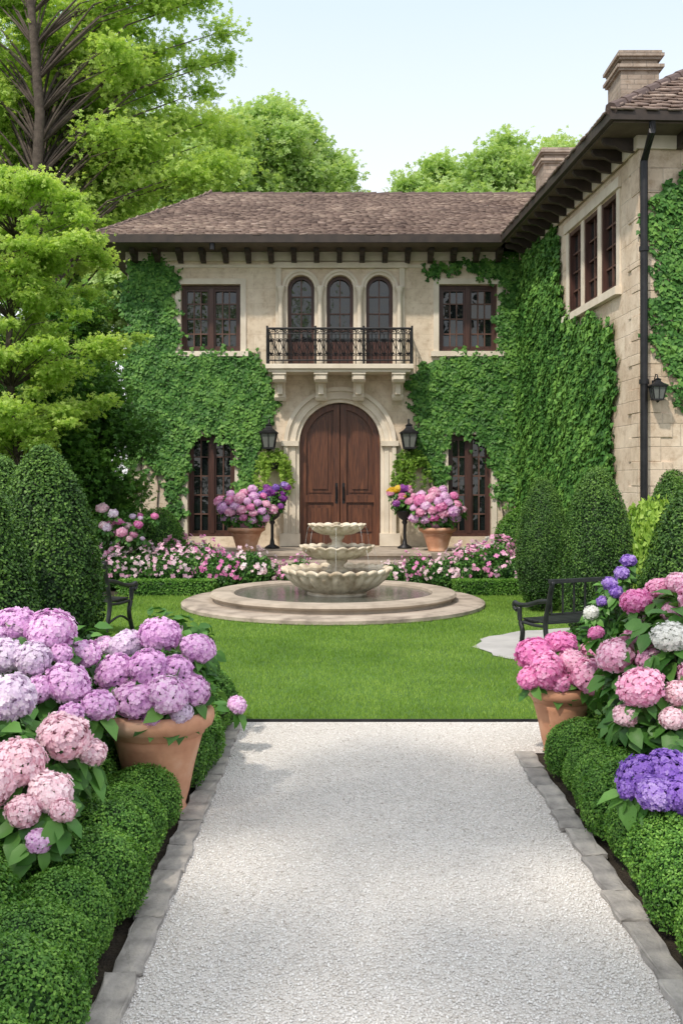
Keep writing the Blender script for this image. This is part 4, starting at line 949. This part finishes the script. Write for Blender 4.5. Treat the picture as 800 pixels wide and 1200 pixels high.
for cxp, lb in ((289, 'left'), (512, 'right')):
    x = (cxp-400)*18.8/1200
    pot('terracotta pot on the terrace '+lb+' of the front door', (x, 18.75, .36), .32, .44)
    hh = []
    for k in range(26):
        a_ = k*2.39996; q_ = math.sqrt((k+.5)/26); dx = 33*q_*math.cos(a_); dy = 22*q_*math.sin(a_)
        hh.append((cxp+dx, 594+dy, random.uniform(5, 8), 18.75-.42*math.sqrt(max(0, 1-q_*q_)), ('deep', 'pink', 'lav', 'pink', 'lav', 'lav')[k % 6]))
    hydrangea('potted_hydrangea', 'mauve pink hydrangea in the terrace pot '+lb+' of the front door', (x, 18.8, .78), hh, [(x, 18.70, 1.12, .52, .36, .33)], 900, .10, big=False)
def urn(px_, lb, cols):
    x = (px_-400)*19.45/1200
    t = thing('pedestal_urn', 'tall black iron plant stand '+lb+' of the front door', 'plant stand', (x, 19.45, .36))
    bm = bmesh.new(); lathe(bm, [(0, 0), (.14, 0), (.14, .03), (.05, .08), (.03, .2), (.03, .45), (.06, .5), (.04, .53), (.13, .60), (.17, .70), (.18, .72), (.15, .72)], 16); obj('stand', bm, M['iron'], t, True)
    hd_ = []
    for k in range(18): hd_.append((px_+random.uniform(-17, 17), 581+random.uniform(-13, 12), random.uniform(3.5, 5.5), 19.25, cols[k % len(cols)]))
    hydrangea('flowering_plant', 'small mixed '+('purple' if cols[0] == 'purple' else 'pink and yellow')+' flowers in the stand '+lb+' of the front door', (x, 19.45, 1.05), hd_, [(x, 19.47, 1.25, .28, .24, .26)], 340, .085, 'plant', big=False)
urn(319, 'left', ['purple', 'purple', 'violet']); urn(474, 'right', ['deep', 'pink', 'yellow', 'purple'])
for px_, mt, lb in ((321, 'maple', 'left'), (481, 'lime', 'right')):
    x = (px_-400)/60; n = 500; d = rdir(n); q = rng.random(n)**.5; P = d*q[:, None]*np.array([.30, .15, .22]); P[:, 2] += .12
    TP = [P]
    for j in range(16):     # trailing strands
        a = rng.uniform(0, 2*PI); r0_ = rng.uniform(.12, .32); L_ = rng.uniform(.35, .85); m_ = int(L_*70); tt = rng.random(m_)
        TP.append(np.stack([r0_*math.cos(a)*(1+.2*tt)+rng.normal(size=m_)*.02, .15*math.sin(a)+rng.normal(size=m_)*.015, .1-L_*tt], 1))
    P = np.concatenate(TP); n = len(P)
    t = thing('hanging_plant', 'trailing pale green plant on the wall under the '+lb+' lantern', 'plant', (x, 19.78, 1.95))
    np_obj('foliage', scatter(SPR[0], SPR[1], P, rng.normal(size=(n, 3))*.5+np.array([0, -.6, .4]), rng.normal(size=(n, 3))*.35+np.array([0, 0, -1]), .06*rng.uniform(.6, 1.2, n), np.clip(.35+rng.normal(size=n)*.18, 0, 1)), M[mt], t)
    bm = bmesh.new(); lathe(bm, [(0, -.1), (.09, -.08), (.12, .05)], 16); tube(bm, [(0, 0, .05), (0, .08, .25), (0, .19, .28)], .01, 6); obj('basket', bm, M['iron'], t)
def lantern(label, loc, s_=1, rz=0):
    t = thing('wall_lantern', label, 'lantern', loc, rz=rz); t.scale = (s_, s_, s_)
    bm = bmesh.new()
    for sx in (-1, 1):
        for sy in (-1, 1): tube(bm, [(sx*.10, sy*.10, -.14), (sx*.15, sy*.15, .14)], .014, 6)
    for sx in (-1, 1):
        tube(bm, [(0, sx*.105, -.14), (0, sx*.152, .14)], .008, 6); tube(bm, [(sx*.105, 0, -.14), (sx*.152, 0, .14)], .008, 6)
    def sqr(prof):
        R_ = []
        for r, z in prof: R_.append([bm.verts.new((sx*r, sy*r, z)) for sx, sy in ((-1, -1), (1, -1), (1, 1), (-1, 1))])
        for a, b_ in zip(R_, R_[1:]):
            for k in range(4): bm.faces.new((a[k], a[(k+1) % 4], b_[(k+1) % 4], b_[k]))
    sqr([(.0, -.22), (.02, -.2), (.03, -.18), (.115, -.16), (.115, -.135), (.0, -.135)]); sqr([(0, .13), (.175, .13), (.18, .155), (.12, .19), (.06, .25), (.055, .28), (.07, .29), (.03, .32), (0, .34)])
    tube(bm, [(0, 0, .32), (0, .03, .40), (0, .15, .42), (0, .24, .30), (0, .26, .1)], .014, 6); bx(bm, -.05, .05, .25, .28, -.05, .3)
    obj('lantern_frame', bm, M['iron'], t)
    bm = bmesh.new(); R_ = [[bm.verts.new((sx*r, sy*r, z)) for sx, sy in ((-1, -1), (1, -1), (1, 1), (-1, 1))] for r, z in ((.095, -.13), (.14, .128))]
    for k in range(4): bm.faces.new((R_[0][k], R_[0][(k+1) % 4], R_[1][(k+1) % 4], R_[1][k]))
    obj('lantern_glass', bm, M['lglass'], t)
lantern('black iron wall lantern left of the front door', ((315-400)*19.7/1200, 19.7, 2.42))
lantern('black iron wall lantern right of the front door', ((479-400)*19.7/1200, 19.7, 2.42))
p = FW(.16, 0, -.20); lantern('black iron lantern on the right wing beside the downspout', (p[0], p[1], 2.78), .58)

# ------------------------------------------------------------------ benches
def bench(label, loc, rz, L=1.5, sc=.85):
    t = thing('garden_bench', label, 'bench', loc, rz=rz); t.scale = (sc, sc, sc)
    def curve(pts, n=5):
        P = [Vector(p) for p in pts]; P = [P[0]]+P+[P[-1]]; out = []
        for i in range(1, len(P)-2):
            for k in range(n):
                u = k/n; a, b_, c, d = P[i-1:i+3]
                out.append(.5*((2*b_)+(c-a)*u+(2*a-5*b_+4*c-d)*u*u+(3*b_-a-3*c+d)*u**3))
        return out+[P[-2]]
    for sx in (-1, 1):
        x = sx*(L/2-.03)
        bm = bmesh.new(); tube(bm, curve([(x, -.33, 0), (x, -.27, .10), (x, -.22, .28), (x, -.27, .42), (x, -.28, .56)]), .028, 8); obj('leg', bm, M['bench'], t, True)
        bm = bmesh.new(); tube(bm, curve([(x, .34, 0), (x, .27, .12), (x, .20, .40), (x, .26, .66), (x, .33, .90)]), .028, 8); obj('leg', bm, M['bench'], t, True)
        bm = bmesh.new(); tube(bm, curve([(x, .27, .68), (x, .10, .66), (x, -.12, .60), (x, -.28, .585), (x, -.37, .60), (x, -.38, .55), (x, -.33, .52)]), .026, 8)
        tube(bm, curve([(x, -.22, .40), (x, 0, .39), (x, .20, .40)]), .018, 6); tube(bm, curve([(x, -.22, .16), (x, -.02, .24), (x, .24, .18)]), .014, 6); obj('armrest', bm, M['bench'], t, True)
    def mk(name, boxes, bev=.005):
        bm = bmesh.new()
        for b_ in boxes: bx(bm, *b_)
        bevel(bm, bev); obj(name, bm, M['bench'], t)
    mk('seat', [(-L/2+.06, L/2-.06, -.26+i*.095, -.18+i*.095, .42, .44) for i in range(5)]+[(-L/2+.06, L/2-.06, -.255, -.225, .37, .415)])
    mk('backrest', [(-L/2-.01, L/2+.01, .30, .345, .875, .92), (-L/2+.06, L/2-.06, .225, .25, .52, .545)]+[(-L/2+.14+i*.15, -L/2+.158+i*.15, .265, .285, .54, .88) for i in range(int((L-.2)/.15)+1)])
bench('black wooden bench on the right patio in front of the plump topiary', (2.28, 9.65, .018), math.radians(205), 1.4, .84)
bench('black wooden bench mostly hidden by the left topiaries', (-2.95, 11.2, .0), math.radians(160), 1.4, .9)
